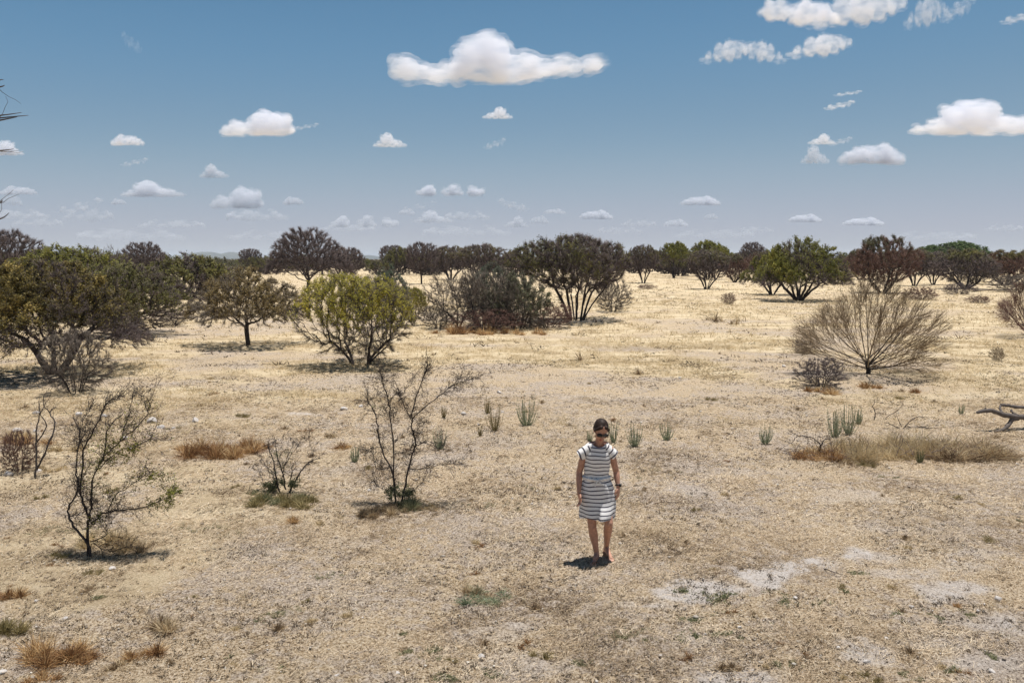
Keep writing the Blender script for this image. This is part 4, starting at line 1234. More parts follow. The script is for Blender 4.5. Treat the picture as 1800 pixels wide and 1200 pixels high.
def tuft(px, py, wpx, hpx, label, mat='straw_rust', seed=0, n=None, cat='grass tuft', name='grass_tuft', group='dry grass tufts', flat=.0, clumps=5):
    rng = np.random.default_rng(200 + seed)
    x, y = at(px, py); s = y / F
    w, h = wpx * s, hpx * s
    n = int((n or int(260 + wpx * 16)) * (1.0 if cat == 'brush heap' else .6))
    cc = rng.uniform(-.46, .46, (clumps, 2)) * [w, min(w * .55, h * 3.5)]; cs = rng.uniform(.30, 1, clumps); ch = rng.uniform(-.5, .4, clumps); ca = rng.uniform(0, 6.28, clumps)
    if clumps == 1: cc *= 0
    ci = rng.integers(0, clumps, n)
    P = np.zeros((n, 3)); P[:, :2] = cc[ci] + rng.normal(0, .10, (n, 2)) * min(w, h * 2) * (.45 if cat != 'brush heap' else .9); P[:, 2] = -.01
    a = ca[ci] + rng.normal(0, 1.5, n); el = np.clip(rng.normal(.95 - flat, .45, n), .05, 1.5)
    D = np.stack([np.cos(a) * np.cos(el), np.sin(a) * np.cos(el), np.sin(el)], 1)
    L = h * cs[ci] * rng.uniform(.35, 1.15, n)
    bend = np.stack([np.cos(a) * .3, np.sin(a) * .3, -np.full(n, .25)], 1) * L[:, None] * rng.uniform(0, 1, (n, 1))
    mb = MB()
    blades(mb, P, D, L, rng.uniform(.0028, .0075, n) * max(1, y / 9), bend, rng, rnd=np.clip(rng.normal(.52 if cat != 'brush heap' else .6, .28, n) + ch[ci], 0, 1))
    if cat == 'brush heap':
        for _ in range(int(w * 42)):
            q = np.array([rng.uniform(-.5, .5) * w, rng.uniform(-.5, .5) * min(w * .5, h * 3), rng.uniform(0, h * .35)])
            zig(mb, rng, q, np.array([rng.normal(0, 1), rng.normal(0, 1), abs(rng.normal(.35, .35))]), rng.uniform(.15, .45), rng.uniform(.0025, .006), 0)
            mb.qm[-1][:] = 1
    # dead thatch low in the middle
    m = n // 3
    P = np.zeros((m, 3)); ci = rng.integers(0, clumps, m); P[:, :2] = cc[ci] + rng.normal(0, .2, (m, 2)) * min(w, h * 2) * .5; P[:, 2] = rng.uniform(0, .02, m)
    a = rng.uniform(0, 2 * PI, m); el = rng.uniform(0, .4, m)
    D = np.stack([np.cos(a) * np.cos(el), np.sin(a) * np.cos(el), np.sin(el)], 1)
    blades(mb, P, D, h * rng.uniform(.2, .6, m), rng.uniform(.002, .004, m) * max(1, y / 9), np.zeros((m, 3)), rng, rnd=rng.uniform(0, .4, m))
    o = link(name, mb.mesh('tuft', [M[mat], M['twig_dark']]), loc=(x, y, gz1(x, y)))
    tag(o, label, cat, group)
    return o


_st = []


def stone(px, py, wpx, label, seed, flat=.6, group='pale stones on the dry ground'):
    x, y = at(px, py); s = y / F * wpx / 2
    if not _st:
        for k in range(6):
            bm = bmesh.new(); bmesh.ops.create_icosphere(bm, subdivisions=3, radius=1)
            rg = np.random.default_rng(k)
            pl = nrm(rg.normal(size=(9, 3))); pd = rg.uniform(.55, .9, 9)
            for v in bm.verts:
                c = np.array(v.co)
                for a_, b_ in zip(pl, pd):
                    e = c @ a_ - b_
                    if e > 0: c = c - a_ * e * .92
                c *= 1 + .05 * math.sin(c[0] * 9 + k) * math.cos(c[1] * 8)
                v.co = c
            me = bpy.data.meshes.new('stone'); bm.to_mesh(me); bm.free(); me.materials.append(M['stone'])
            for p in me.polygons: p.use_smooth = False
            _st.append(me)
    rg = random.Random(seed)
    o = link('stone', _st[seed % 6], loc=(x, y, gz1(x, y) + s * flat * .35))
    o.scale = (s, s * rg.uniform(.6, .9), s * flat); o.rotation_euler = (rg.uniform(-.2, .2), rg.uniform(-.2, .2), rg.uniform(0, 6))
    tag(o, label, 'stone', group)
    return o


def build_small():
    forb(925, 748, 46, 56, 'grey green herb of upright stems, the tallest of those behind the woman', seed=1)
    forb(870, 757, 32, 50, 'yellowed upright herb left of the tallest grey green one', 'forb_dry', 2)
    forb(857, 728, 20, 34, 'thin yellowed herb behind the larger yellowed herb', 'forb_dry', 3)
    forb(1115, 783, 34, 46, 'grey green herb with splayed stems second right of the woman', seed=4)
    forb(1171, 772, 26, 32, 'small round grey green herb, farthest right of those beside the woman', seed=5)
    forb(1079, 777, 24, 38, 'grey green herb partly hidden behind the head and shoulder of the woman', seed=6)
    forb(1037, 775, 14, 22, 'small grey green herb close on the left of the head of the woman', seed=7)
    forb(623, 812, 20, 30, 'small grey green herb left of the bare sapling with a green foot', seed=8)
    forb(772, 789, 26, 40, 'olive herb just right of the bare sapling with a green foot', 'forb', 9)
    forb(1345, 778, 28, 34, 'grey green herb at the left end of the long brush heap', seed=10)
    forb(1468, 766, 36, 52, 'blue green herb behind the long brush heap, left of a pair', seed=11)
    forb(1492, 762, 34, 58, 'taller blue green herb behind the long brush heap, right of a pair', seed=12)
    forb(1510, 745, 22, 30, 'small herb right of the blue green pair behind the brush heap', seed=13)
    forb(1690, 728, 14, 20, 'tiny herb of three stems left of the fallen branch', seed=14)
    forb(1617, 812, 18, 26, 'small dark green herb at the front of the long brush heap', 'weed', 15)
    forb(843, 766, 12, 18, 'tiny brownish herb left of the yellowed herbs', 'forb_dry', 16)
    forb(780, 735, 14, 26, 'faint grey herb behind the bare sapling twigs', 'forb_dry', 17)
    # rusty and golden tufts
    tuft(385, 798, 130, 44, 'long row of rusty orange grass in the left middle distance', seed=1, clumps=20, n=7500)
    tuft(445, 790, 80, 34, 'shorter rusty grass at the right end of the rusty row', seed=2, clumps=9, n=1500)
    tuft(330, 790, 50, 26, 'low rusty grass at the left end of the rusty row', seed=21, clumps=6, n=700)
    tuft(603, 787, 34, 22, 'small orange tuft left of the little grey green herb', seed=3)
    tuft(537, 757, 22, 12, 'tiny orange tuft before the pale bare patch', seed=4)
    tuft(578, 766, 22, 12, 'tiny brown tuft behind the small orange tuft', 'straw_brown', 5)
    tuft(508, 918, 24, 22, 'dark rusty tuft below the small sapling with weeds', 'straw_rust', 6)
    tuft(112, 1160, 130, 52, 'largest rusty grass tuft, in the lower left corner', 'straw_rust', 7, clumps=13, n=3800)
    tuft(248, 1156, 66, 36, 'low orange tuft just right of the largest rusty tuft', 'straw_rust', 8, clumps=6, n=1500)
    tuft(290, 1106, 52, 46, 'upright straw coloured tuft with a dark foot in the lower left', 'straw_brown', 9, clumps=3, n=1500)
    tuft(18, 1055, 60, 30, 'rusty tuft at the left edge, upper of the two there', 'straw_rust', 10, clumps=6)
    tuft(12, 1115, 60, 44, 'yellow green tuft at the left edge, lower of the two there', 'forb_dry', 11, clumps=5, n=1600)
    tuft(72, 1198, 56, 26, 'orange tuft cut by the bottom edge at the left', 'straw_rust', 12)
    tuft(205, 1175, 50, 20, 'thin brown tuft between the two rusty tufts at lower left', 'straw_brown', 13)
    tuft(190, 960, 110, 40, 'golden grass around the foot of the tall crooked sapling', 'straw_gold', 14, clumps=10, n=2600)
    tuft(225, 965, 80, 34, 'brown grass right of the foot of the tall crooked sapling', 'straw_brown', 15, clumps=8, n=1600)
    tuft(705, 898, 150, 26, 'yellowish grass ring round the bare sapling with a green foot', 'straw_brown', 16, clumps=16, n=4600)
    tuft(702, 893, 56, 30, 'dark green weeds packed round the foot of the bare sapling', 'weed', 118, clumps=5, n=3000, cat='weed clump', name='weed_clump', group='weeds in front')
    tuft(735, 893, 60, 22, 'golden grass right of the green foot of the bare sapling', 'straw_gold', 36, clumps=7, n=1000)
    tuft(500, 885, 110, 26, 'yellow green mat of weeds under the small sapling', 'forb_dry', 17, clumps=14, n=5200, flat=.2)
    tuft(488, 880, 100, 30, 'greener leaves within the mat of weeds under the small sapling', 'weed', 117, clumps=8, n=3000, flat=.2, cat='weed clump', name='weed_clump', group='weeds in front')
    tuft(1550, 800, 190, 52, 'long golden heap of dry grass before the dead branches', 'straw_gold', 18, clumps=18, n=5200, cat='brush heap', name='brush_heap', group='long brush heap')
    tuft(1700, 800, 150, 46, 'matted pale brush at the right end of the long heap', 'straw_brown', 19, clumps=16, n=5200, cat='brush heap', name='brush_heap', group='long brush heap', flat=.4)
    tuft(1425, 803, 110, 36, 'rusty brush at the left end of the long heap', 'straw_rust', 20, clumps=12, n=2600, cat='brush heap', name='brush_heap', group='long brush heap', flat=.3)
    tuft(1490, 808, 90, 26, 'dark brown brush between rusty end and golden middle of the long heap', 'straw_brown', 22, clumps=9, n=1800, cat='brush heap', name='brush_heap', group='long brush heap', flat=.4)
    tuft(1625, 790, 110, 50, 'purplish golden brush right of the middle of the long heap', 'straw_gold', 23, clumps=11, n=2600, cat='brush heap', name='brush_heap', group='long brush heap', flat=.1)
    tuft(860, 1052, 110, 30, 'grey green spreading weed in the lower middle ground', 'forb', 24, clumps=9, n=1500, flat=.4, group='weeds in front')
    tuft(830, 1045, 60, 34, 'brown grass standing behind the grey green weed', 'straw_brown', 25, clumps=5, n=600)
    tuft(1679, 1066, 20, 14, 'dark red brown tuft beside the white stone at lower right', 'straw_rust', 26, n=500, clumps=3)
    tuft(1533, 680, 36, 20, 'orange tuft below the trunk of the fan shaped shrub', 'straw_rust', 27)
    tuft(1450, 690, 70, 18, 'golden grass at the foot of the low dark bush', 'straw_rust', 28, clumps=7)
    tuft(1608, 688, 18, 14, 'tiny orange tuft right of the fan shaped shrub', 'straw_rust', 29)
    tuft(815, 586, 110, 26, 'red brown grass at the foot of the bare trees in the grey clump', 'straw_rust', 30, clumps=14, n=1800)
    tuft(900, 588, 140, 18, 'golden fringe of grass before the grey green bush', 'straw_rust', 31, clumps=14, n=1400)
    tuft(1020, 633, 18, 36, 'single thin dry plant on the golden grass below the vase tree', 'straw_brown', 32, clumps=1, n=80)
    tuft(1135, 656, 34, 20, 'small dark dry plant right of the thin dry plant', 'straw_brown', 33, clumps=2, n=180)
    tuft(1262, 566, 26, 26, 'small dead shrub of pale twigs on open grass, left of a pair', 'straw_brown', 34, clumps=2, n=120)
    tuft(1294, 570, 24, 22, 'small dead shrub of pale twigs on open grass, right of a pair', 'straw_brown', 35, clumps=2, n=120)
    tuft(60, 775, 90, 26, 'rusty grass among white stones behind the purplish bush', 'straw_rust', 37, clumps=9, n=1500)
    tuft(20, 770, 60, 30, 'golden grass at the left edge behind the purplish bush', 'straw_gold', 38, clumps=7, n=1200)
    tuft(120, 790, 60, 24, 'golden grass between the narrow sapling and the tall crooked one', 'straw_gold', 39, clumps=7, n=900)
    tuft(85, 825, 60, 18, 'pale grass at the foot of the narrow sapling', 'straw_gold', 40, clumps=7, n=700)
    # scattered small tufts
    rg = random.Random(9)
    protos = []
    for i in range(5):
        o = tuft(900, 1000, 24 + 6 * i, 12 + 2 * i, 'small dry tuft among many on the bare ground', ['straw_brown', 'straw_rust', 'straw_gold', 'straw_brown', 'forb_dry'][i], 50 + i, n=160 + 40 * i, clumps=2, group='small dry tufts scattered over the ground')
        protos.append(o)
    for i in range(120):
        o = protos[i % 5] if i < 5 else protos[i % 5].copy()
        if i >= 5: col.objects.link(o)
        px = rg.uniform(0, 1800); py = 660 + 530 * rg.random() ** .9
        if 960 < px < 1120 and py > 940: px += 250
        x, y = at(px, py); o.location = (x, y, gz1(x, y)); o.rotation_euler = (0, 0, rg.uniform(0, 6.28)); s = rg.uniform(.5, 1.3) * (1 + .05 * max(0, y - 8)); o.scale = (s, s, s)
    # stones
    S = [(198, 1001, 15, 'dark edged white stone at the foot of the tall crooked sapling'), (63, 1060, 11, 'white stone below the upper rusty tuft at the left edge'),
         (114, 1089, 11, 'flat white stone above the largest rusty tuft'), (4, 1185, 18, 'white stone cut off by the left edge near the bottom'), (592, 1192, 12, 'white stone at the bottom edge left of centre'),
         (846, 1157, 14, 'pale round stone at lower middle'), (699, 1187, 12, 'tan stone close to the bottom edge'), (1753, 1056, 18, 'large white stone with a dark side at lower right'),
         (1719, 1074, 9, 'small round white stone left of the large white stone'), (1602, 1068, 12, 'oval cream stone left of the red brown tuft'), (1398, 1053, 11, 'white stone at the edge of the pale soil strip'),
         (1525, 1165, 16, 'grey stone with a dark face near the bottom right'), (1474, 1139, 10, 'pale stone left of the grey dark faced stone'), (1744, 1178, 15, 'flat pale stone in the bottom right corner'),
         (1678, 991, 8, 'small cream stone right of the pale soil strip'), (1300, 1105, 9, 'white stone with black underside at lower right of centre'), (1161, 1154, 8, 'small cream stone left of the bottom pale patch'),
         (343, 741, 16, 'flat grey topped stone right of the scattered white ones'), (268, 742, 22, 'large broken white stone right of the tall crooked sapling'), (283, 752, 16, 'white stone touching the large broken one'),
         (183, 731, 14, 'dark sided stone behind the tall crooked sapling'), (139, 730, 16, 'flat white stone left of the dark sided one'), (64, 727, 15, 'white stone behind the narrow bare sapling'),
         (30, 757, 18, 'flat white stone behind the purplish bush'), (62, 757, 9, 'small white stone beside the flat one behind the purplish bush'), (14, 835, 20, 'white stone at the left foot of the purplish bush'),
         (68, 829, 14, 'white stone at the foot of the narrow bare sapling'), (220, 772, 13, 'white stone among the twigs of the tall crooked sapling'), (305, 753, 9, 'smallest white stone right of the broken pair'),
         (877, 692, 11, 'pale stone behind the tallest grey green herb'), (604, 720, 16, 'pale flat stone right of the bare patch'), (635, 716, 11, 'small pale stone behind the bare sapling'),
         (815, 729, 12, 'flat pale stone left of the yellowed herbs'), (1418, 731, 6, 'small white stone above the long brush heap'), (1788, 817, 6, 'small white stone right of the long brush heap'),
         (1028, 689, 6, 'small pale stone on grey soil behind the woman'), (1195, 664, 8, 'pale stone on grey soil right of the small dark plant'), (1378, 645, 9, 'white stone near the low dark bush'),
         (648, 862, 8, 'small flat stone left of the green footed sapling'), (1558, 1122, 9, 'pale stone in the lower right pale patch'), (872, 1094, 6, 'small white stone below the grey green weed')]
    for i, (a, b, w, l) in enumerate(S): stone(a, b, w, l, i, .55 + .25 * ((i * 37) % 10) / 10)
    rg = random.Random(19)
    for i in range(90):
        px = rg.uniform(0, 1800); py = 690 + 505 * rg.random()
        if 980 < px < 1100 and 940 < py < 1020: continue
        stone(px, py, rg.uniform(3, 6.5), 'small pale stone, one of many scattered across the ground', i + 3, rg.uniform(.5, .8), 'small stones scattered over the ground')
    # fallen branch at the right edge
    rng = np.random.default_rng(61)
    x0, y0 = at(1765, 758); z0 = gz1(x0, y0)
    o = bpy.data.objects.new('fallen_branch', None); col.objects.link(o); o.location = (x0, y0, z0)
    off = np.array([x0, y0, z0])
    def ln(pts, dys, r_a, r_b, nm, k=9):
        P = np.array([onplane(a, b, y0 + dy) for (a, b), dy in zip(zb(*pts), dys)]) - off
        L = smoothline(P, 6); mb = MB(); L[1:-1] += rng.normal(0, .004, (len(L) - 2, 3))
        polytube(mb, L, np.interp(np.linspace(0, 1, len(L)), np.linspace(0, 1, len(r_a)), r_a), k, 0, .8, noise=.16, rng=rng)
        return link(nm, mb.mesh('log', [M['bark_grey']], True), o)
    ln([(1472, 334), (1500, 326), (1570, 318), (1680, 352), (1800, 362), (1960, 330), (2100, 300)], [0, 0, 0, .05, .1, .1, .1], [.018, .038, .042, .05, .058, .06, .04], 0, 'limb')
    ln([(1640, 282), (1700, 284), (1760, 294), (1900, 292), (2050, 250)], [.2] * 5, [.028, .03, .034, .03, .02], 0, 'limb')
    ln([(1760, 372), (1720, 380), (1690, 420), (1650, 452), (1596, 462)], [.1, .05, 0, -.08, -.12], [.045, .045, .04, .03, .012], 0, 'limb')
    ln([(1640, 282), (1636, 305), (1650, 335)], [.2, .12, .04], [.02, .02, .025], 0, 'stub', 7)
    ln([(1710, 310), (1725, 335), (1760, 352)], [.15, .1, .08], [.02, .024, .03], 0, 'stub', 7)
    ln([(1530, 318), (1534, 303), (1536, 296)], [0, 0, 0], [.02, .015, .005], 0, 'stub', 7)
    tag(o, 'weathered grey fallen branch resting on the ground at the right edge', 'branch')
    # dead thorn branches on the heap
    for (lines, lab, sd) in (([(zb((960, 440), (880, 410), (840, 400)), 1), (zb((970, 440), (1020, 390), (1080, 360), (1150, 375)), .8), (zb((980, 430), (1100, 435), (1235, 445)), .9), (zb((1060, 425), (1150, 440), (1220, 470)), .6), (zb((850, 365), (920, 325), (965, 280)), .6), (zb((960, 430), (935, 380), (920, 330)), .6)], 'dark dead thorn branch lying on top of the long brush heap', 71),
                           ([(zb((770, 385), (775, 330), (760, 285), (785, 255)), 1), (zb((785, 262), (850, 265)), .4), (zb((775, 340), (830, 330), (870, 300)), .4)], 'thin crooked dead stem rising behind the golden brush', 72),
                           ([(zb((395, 620), (405, 550), (440, 515), (470, 520)), 1), (zb((405, 560), (350, 510), (290, 495), (240, 490), (180, 450)), .8), (zb((240, 490), (200, 540), (130, 515)), .6), (zb((395, 600), (360, 530), (300, 500)), .5)], 'bare dead thorn branch poking from the rusty left end of the heap', 73)):
        sapling('dead_branch', lab, lines, .012, 0, sd, (M['bark_dark'], M['twig_dark']), [], .16, 'branch', dens=.8)
    # pale fallen trunk far right
    x0, y0 = at(1755, 513)
    mb = MB(); L = smoothline([[-2.6, 0, .12], [-1, .1, .22], [.6, 0, .2], [1.8, .2, .5], [2.8, .3, 1.1]], 6)
    polytube(mb, L, np.linspace(.10, .05, len(L)), 8, 0, 1.0, noise=.1, rng=rng)
    tag(link('fallen_log', mb.mesh('fallen_trunk', [M['twig_grey']], True), loc=(x0, y0, gz1(x0, y0))), 'pale fallen trunk lying on the grass under the far dark trees', 'log')
    # small stick arc on pale soil
    mb = MB(); x0, y0 = at(1464, 1010)
    polytube(mb, smoothline([[-.05, .12, .01], [-.045, .03, .035], [.0, -.03, .03], [.07, -.045, .012]], 5), np.linspace(.006, .003, 16), 6, 0, .2)
    tag(link('stick', mb.mesh('stick', [M['bark_dark']], True), loc=(x0, y0, gz1(x0, y0))), 'curved black stick on the pale soil strip', 'stick')


# ------------------------------------------------------------------ clouds
def cloud_mat(density, name='cloud_vapour', tint=(.935, .95, 1, 1), scale=9, thr=.42):
    m = bpy.data.materials.new(name); m.use_nodes = True; nt = m.node_tree; nt.nodes.clear()
    out = nt.nodes.new('ShaderNodeOutputMaterial'); pv = nt.nodes.new('ShaderNodeVolumePrincipled')
    pv.inputs['Color'].default_value = tint; pv.inputs['Anisotropy'].default_value = 0
    t = NT(m); tc = t.node('ShaderNodeTexCoord').outputs['Object']
    mp = t.node('ShaderNodeMapping'); mp.inputs['Scale'].default_value = (.42, .6, 1.25); mp.inputs['Rotation'].default_value = (0, .35, 0); t.link(tc, mp.inputs[0])
    nz = t.noise(mp.outputs[0], scale, 6, .62)
    k = t.math('MULTIPLY', t.math('MULTIPLY', t.math('SUBTRACT', nz, thr), 5.0, True), density)
    t.link(k, pv.inputs['Density'])
    nt.links.new(pv.outputs[0], out.inputs['Volume'])
    return m


def n3(P, s, seed):
    P = P @ np.array([[.64, .48, -.60], [-.60, .80, 0], [.48, .36, .80]])
    x, y, z = P[:, 0] * s, P[:, 1] * s, P[:, 2] * s
    return (fbm(x + z * .7, y - z * .6, seed, 3) + fbm(y + x * .5, z + x * .4, seed + 5, 3) + fbm(z - y * .45, x + y * .3, seed + 9, 3)) / 3


def reclean(me, v=.0065, sm=1):
    ob = bpy.data.objects.new('t', me); col.objects.link(ob)
    md = ob.modifiers.new('r', 'REMESH'); md.mode = 'VOXEL'; md.voxel_size = v
    ms = ob.modifiers.new('s', 'SMOOTH'); ms.factor = .5; ms.iterations = sm
    dg = bpy.context.evaluated_depsgraph_get(); dg.update()
    m2 = bpy.data.meshes.new_from_object(ob.evaluated_get(dg))
    bpy.data.objects.remove(ob); bpy.data.meshes.remove(me)
    # drop crumbs that came loose
    bm = bmesh.new(); bm.from_mesh(m2); seen = set()
    for v0 in list(bm.verts):
        if v0 in seen: continue
        isl = [v0]; seen.add(v0); q = [v0]
        while q:
            a = q.pop()
            for e in a.link_edges:
                b = e.other_vert(a)
                if b not in seen: seen.add(b); isl.append(b); q.append(b)
        if len(isl) < 60: bmesh.ops.delete(bm, geom=isl, context='VERTS')
    bm.to_mesh(m2); bm.free()
    co = np.zeros(len(m2.vertices) * 3); m2.vertices.foreach_get('co', co)
    return m2, co.reshape(-1, 3)


def cloud_mesh(seed, lobes):
    """lobes in unit box: x in -.5...5, z 0..1 (height), spheres joined and crinkled; y is depth"""
    rng = np.random.default_rng(seed)
    bm = bmesh.new()
    def ball(c, r):
        q = bmesh.ops.create_icosphere(bm, subdivisions=2, radius=r)
        for v in q['verts']: v.co = Vector(c) + Vector((v.co.x, v.co.y, v.co.z))
    for (x, z, r) in lobes:
        ball((x, rng.uniform(-.05, .05), max(z, r * .35)), r)
        for _ in range(10):
            a = nrm(rng.normal(size=3)[None])[0]; a[2] = abs(a[2]) * .8 - .1
            rr = r * rng.uniform(.28, .55)
            ball((x + a[0] * r * .9, a[1] * r * .8, max(z + a[2] * r * .85, rr * .3)), rr)
    me = bpy.data.meshes.new('t'); bm.to_mesh(me); bm.free()
    ob = bpy.data.objects.new('t', me); col.objects.link(ob)
    md = ob.modifiers.new('r', 'REMESH'); md.mode = 'VOXEL'; md.voxel_size = .0085
    dg = bpy.context.evaluated_depsgraph_get(); dg.update()
    m2 = bpy.data.meshes.new_from_object(ob.evaluated_get(dg))
    bpy.data.objects.remove(ob); bpy.data.meshes.remove(me)
    n = len(m2.vertices)
    co = np.zeros(n * 3); m2.vertices.foreach_get('co', co); co = co.reshape(-1, 3)
    no = np.zeros(n * 3); m2.vertices.foreach_get('normal', no); no = no.reshape(-1, 3)
    d = .008 + (n3(co, 7, seed) - .5) * .18 + (n3(co, 18, seed + 3) - .5) * .10 + (n3(co, 45, seed + 6) - .5) * .045
    co = co + no * d[:, None]
    flat = co[:, 2] < 0.02
    co[:, 2] = np.where(flat, .02 + (co[:, 2] - .02) * .25, co[:, 2])
    m2.vertices.foreach_set('co', co.ravel()); m2.update()
    return reclean(m2, .0065, 2)


def build_clouds():
    BASE = 1250.0
    L = {}
    L['hero'] = [(-.30, .05, .05), (-.24, .06, .06), (-.16, .10, .075), (-.12, .17, .075), (-.05, .165, .08), (-.02, .09, .08), (.05, .07, .065), (0, .03, .05), (-.1, .03, .05), (-.2, .03, .045), (.12, .075, .05), (.18, .08, .045), (.25, .085, .038), (.31, .09, .034), (.37, .095, .030), (.43, .10, .024), (.47, .10, .016), (-.38, .065, .03), (-.44, .08, .022), (-.48, .095, .012), (-.33, .06, .035)]
    L['two'] = [(-.38, .05, .08), (-.25, .08, .12), (-.1, .08, .12), (.1, .14, .20), (.22, .12, .19), (.36, .07, .11), (0, .05, .13)]
    L['flat'] = [(-.42, .04, .06), (-.3, .07, .10), (-.15, .1, .13), (0, .1, .13), (.15, .1, .14), (.3, .08, .11), (.42, .04, .07)]
    L['hump'] = [(-.4, .04, .06), (-.25, .06, .10), (-.08, .1, .15), (.05, .2, .17), (.15, .1, .14), (.3, .06, .10), (.42, .03, .06)]
    L['long'] = [(-.46, .04, .035), (-.38, .06, .05), (-.28, .08, .07), (-.18, .07, .065), (-.08, .09, .075), (.03, .06, .055), (.13, .08, .08), (.24, .10, .085), (.35, .10, .07), (.45, .08, .05)]
    L['wisp'] = [(-.45, .05, .03), (-.36, .03, .05), (-.27, .09, .055), (-.2, .04, .07), (-.08, .10, .05), (-.02, .16, .065), (.1, .12, .075), (.2, .2, .05), (.3, .17, .055), (.34, .26, .04), (.44, .24, .022)]
    L['rag'] = [(-.42, .03, .045), (-.30, .05, .075), (-.12, .09, .11), (.08, .14, .13), (.26, .17, .10), (.38, .18, .07), (.47, .17, .03)]
    L['bank'] = [(-.44, .04, .04), (-.30, .09, .09), (-.12, .12, .11), (.04, .10, .085), (.2, .13, .11), (.36, .13, .085), (.46, .13, .04)]
    L['trio'] = [(-.42, .05, .07), (-.35, .07, .08), (-.06, .06, .07), (.02, .08, .09), (.1, .05, .06), (.33, .06, .08), (.43, .05, .06)]
    meshes = {}
    for i, (k, lb) in enumerate(L.items()):
        me, co = cloud_mesh(300 + i * 7, lb)
        meshes[k] = (me, co[:, 0].min(), co[:, 0].max(), co[:, 2].min(), co[:, 2].max())
    # (proto, left px, right px, top, bottom, thickness, label)
    C = [('hero', 683, 1062, 57, 147, 9, 'largest cumulus, wide with a peaked top, high over the plain centre'),
         ('two', 388, 520, 193, 239, 7, 'white cloud of two humps, upper left'),
         ('flat', 195, 253, 236, 256, 5, 'small flat cloud left of the two humped cloud'),
         ('hump', -30, 43, 246, 273, 6, 'cloud cut off by the left edge beneath the overhanging twigs'),
         ('wisp', 212, 262, 277, 292, 2.2, 'faint wisp under the small flat cloud'),
         ('hump', 350, 402, 287, 313, 5, 'small peaked cloud below the two humped cloud'),
         ('hump', 212, 324, 316, 346, 5, 'spread white cloud left of the low piled cloud'),
         ('two', 370, 465, 327, 367, 5, 'low piled cloud over the umbrella thorn'),
         ('flat', 497, 534, 345, 360, 4, 'tiny flat cloud right of the low piled cloud'),
         ('hump', 655, 715, 232, 259, 5, 'small cloud with one peak left of the centre'),
         ('hump', 848, 902, 187, 209, 5, 'small cloud under the largest cumulus'),
         ('wisp', 850, 890, 242, 262, 2, 'faint wisp under the small central cloud'),
         ('trio', 731, 853, 324, 344, 4.5, 'row of three little puffs low over the centre'),
         ('wisp', 875, 930, 348, 371, 4.5, 'small ragged cloud right of the three puffs'),
         ('flat', 1197, 1266, 344, 361, 4.5, 'long flat cloud alone low on the right'),
         ('bank', 1332, 1475, -2, 44, 6, 'cloud at the top edge, left part of the long bank'),
         ('rag', 1415, 1592, -16, 48, 6, 'cloud at the top edge, right part of the long bank'),
         ('rag', 1588, 1660, -6, 50, 4.5, 'ragged cloud at the top edge right of the long bank'),
         ('wisp', 1650, 1712, -10, 38, 4.5, 'ragged cloud farther right at the top edge'),
         ('wisp', 1758, 1830, 18, 42, 3, 'wispy cloud in the top right corner'),
         ('rag', 1230, 1322, 70, 111, 4, 'left ragged cloud of the row below the long bank'),
         ('rag', 1300, 1382, 72, 111, 4, 'middle ragged cloud of the row below the long bank'),
         ('rag', 1382, 1497, 60, 102, 5.5, 'right plump cloud of the row below the long bank'),
         ('wisp', 1448, 1502, 176, 193, 4, 'thin wisp above the pair of clouds on the right'),
         ('wisp', 1465, 1515, 159, 169, 2, 'faintest streak above the thin wisp on the right'),
         ('hump', 1597, 1840, 174, 236, 8, 'large domed cumulus reaching the right edge'),
         ('flat', 1475, 1590, 252, 289, 7, 'flat based plump cloud under the large domed cumulus'),
         ('hump', 1407, 1458, 253, 288, 5, 'small lumpy cloud left of the flat based plump one'),
         ('hump', 1420, 1468, 234, 254, 4.5, 'small cloud just above the small lumpy one'),
         ('wisp', 1455, 1498, 240, 256, 2.4, 'thin tail right of the upper small cloud'),
         ('wisp', 215, 250, 55, 92, 1.6, 'faint small wisp high in the upper left sky'),
         ('wisp', 515, 562, 216, 228, 1.4, 'faint tail right of the two humped cloud')]
    rows = [('long', 130, 330, 398, 425, 1.1), ('long', 400, 560, 402, 424, 1.0), ('long', 740, 900, 394, 416, 1.1), ('long', 1180, 1330, 400, 420, .9), ('long', 1560, 1720, 404, 424, .9), ('long', -30, 90, 366, 386, 1.8), ('wisp', 700, 770, 352, 372, 1.2), ('flat', 0, 66, 326, 343, 2.2), ('wisp', 95, 185, 346, 378, 3.5), ('flat', 195, 222, 348, 360, 2.2), ('long', 110, 200, 362, 392, 2.2), ('long', 395, 508, 365, 390, 2.4), ('trio', 580, 702, 377, 400, 2.2),
            ('hump', 725, 800, 368, 392, 2.4), ('long', 780, 862, 369, 388, 2.2), ('hump', 885, 930, 378, 400, 2.8), ('flat', 930, 965, 378, 394, 1.8), ('flat', 1017, 1078, 368, 386, 3.2), ('long', 1090, 1155, 384, 400, 1.8),
            ('flat', 1165, 1210, 384, 399, 2.2), ('flat', 1237, 1262, 374, 386, 2), ('flat', 1385, 1445, 375, 391, 3.2), ('flat', 1480, 1555, 381, 397, 2.8), ('long', 1300, 1360, 396, 410, 1.6), ('long', 1730, 1800, 392, 408, 1.8),
            ('flat', 0, 40, 340, 362, 1.8), ('long', 560, 660, 392, 408, 1.4), ('long', 20, 110, 380, 400, 1.5), ('long', 240, 360, 384, 402, 1.3), ('long', 1050, 1130, 396, 412, 1.3), ('flat', 700, 730, 366, 378, 2), ('flat', 955, 995, 366, 376, 1.5)]
    for i, r in enumerate(rows): C.append(r[:5] + (r[5] * 2.0,) + ('faint low cloud in the hazy row above the horizon',))
    edges = {}
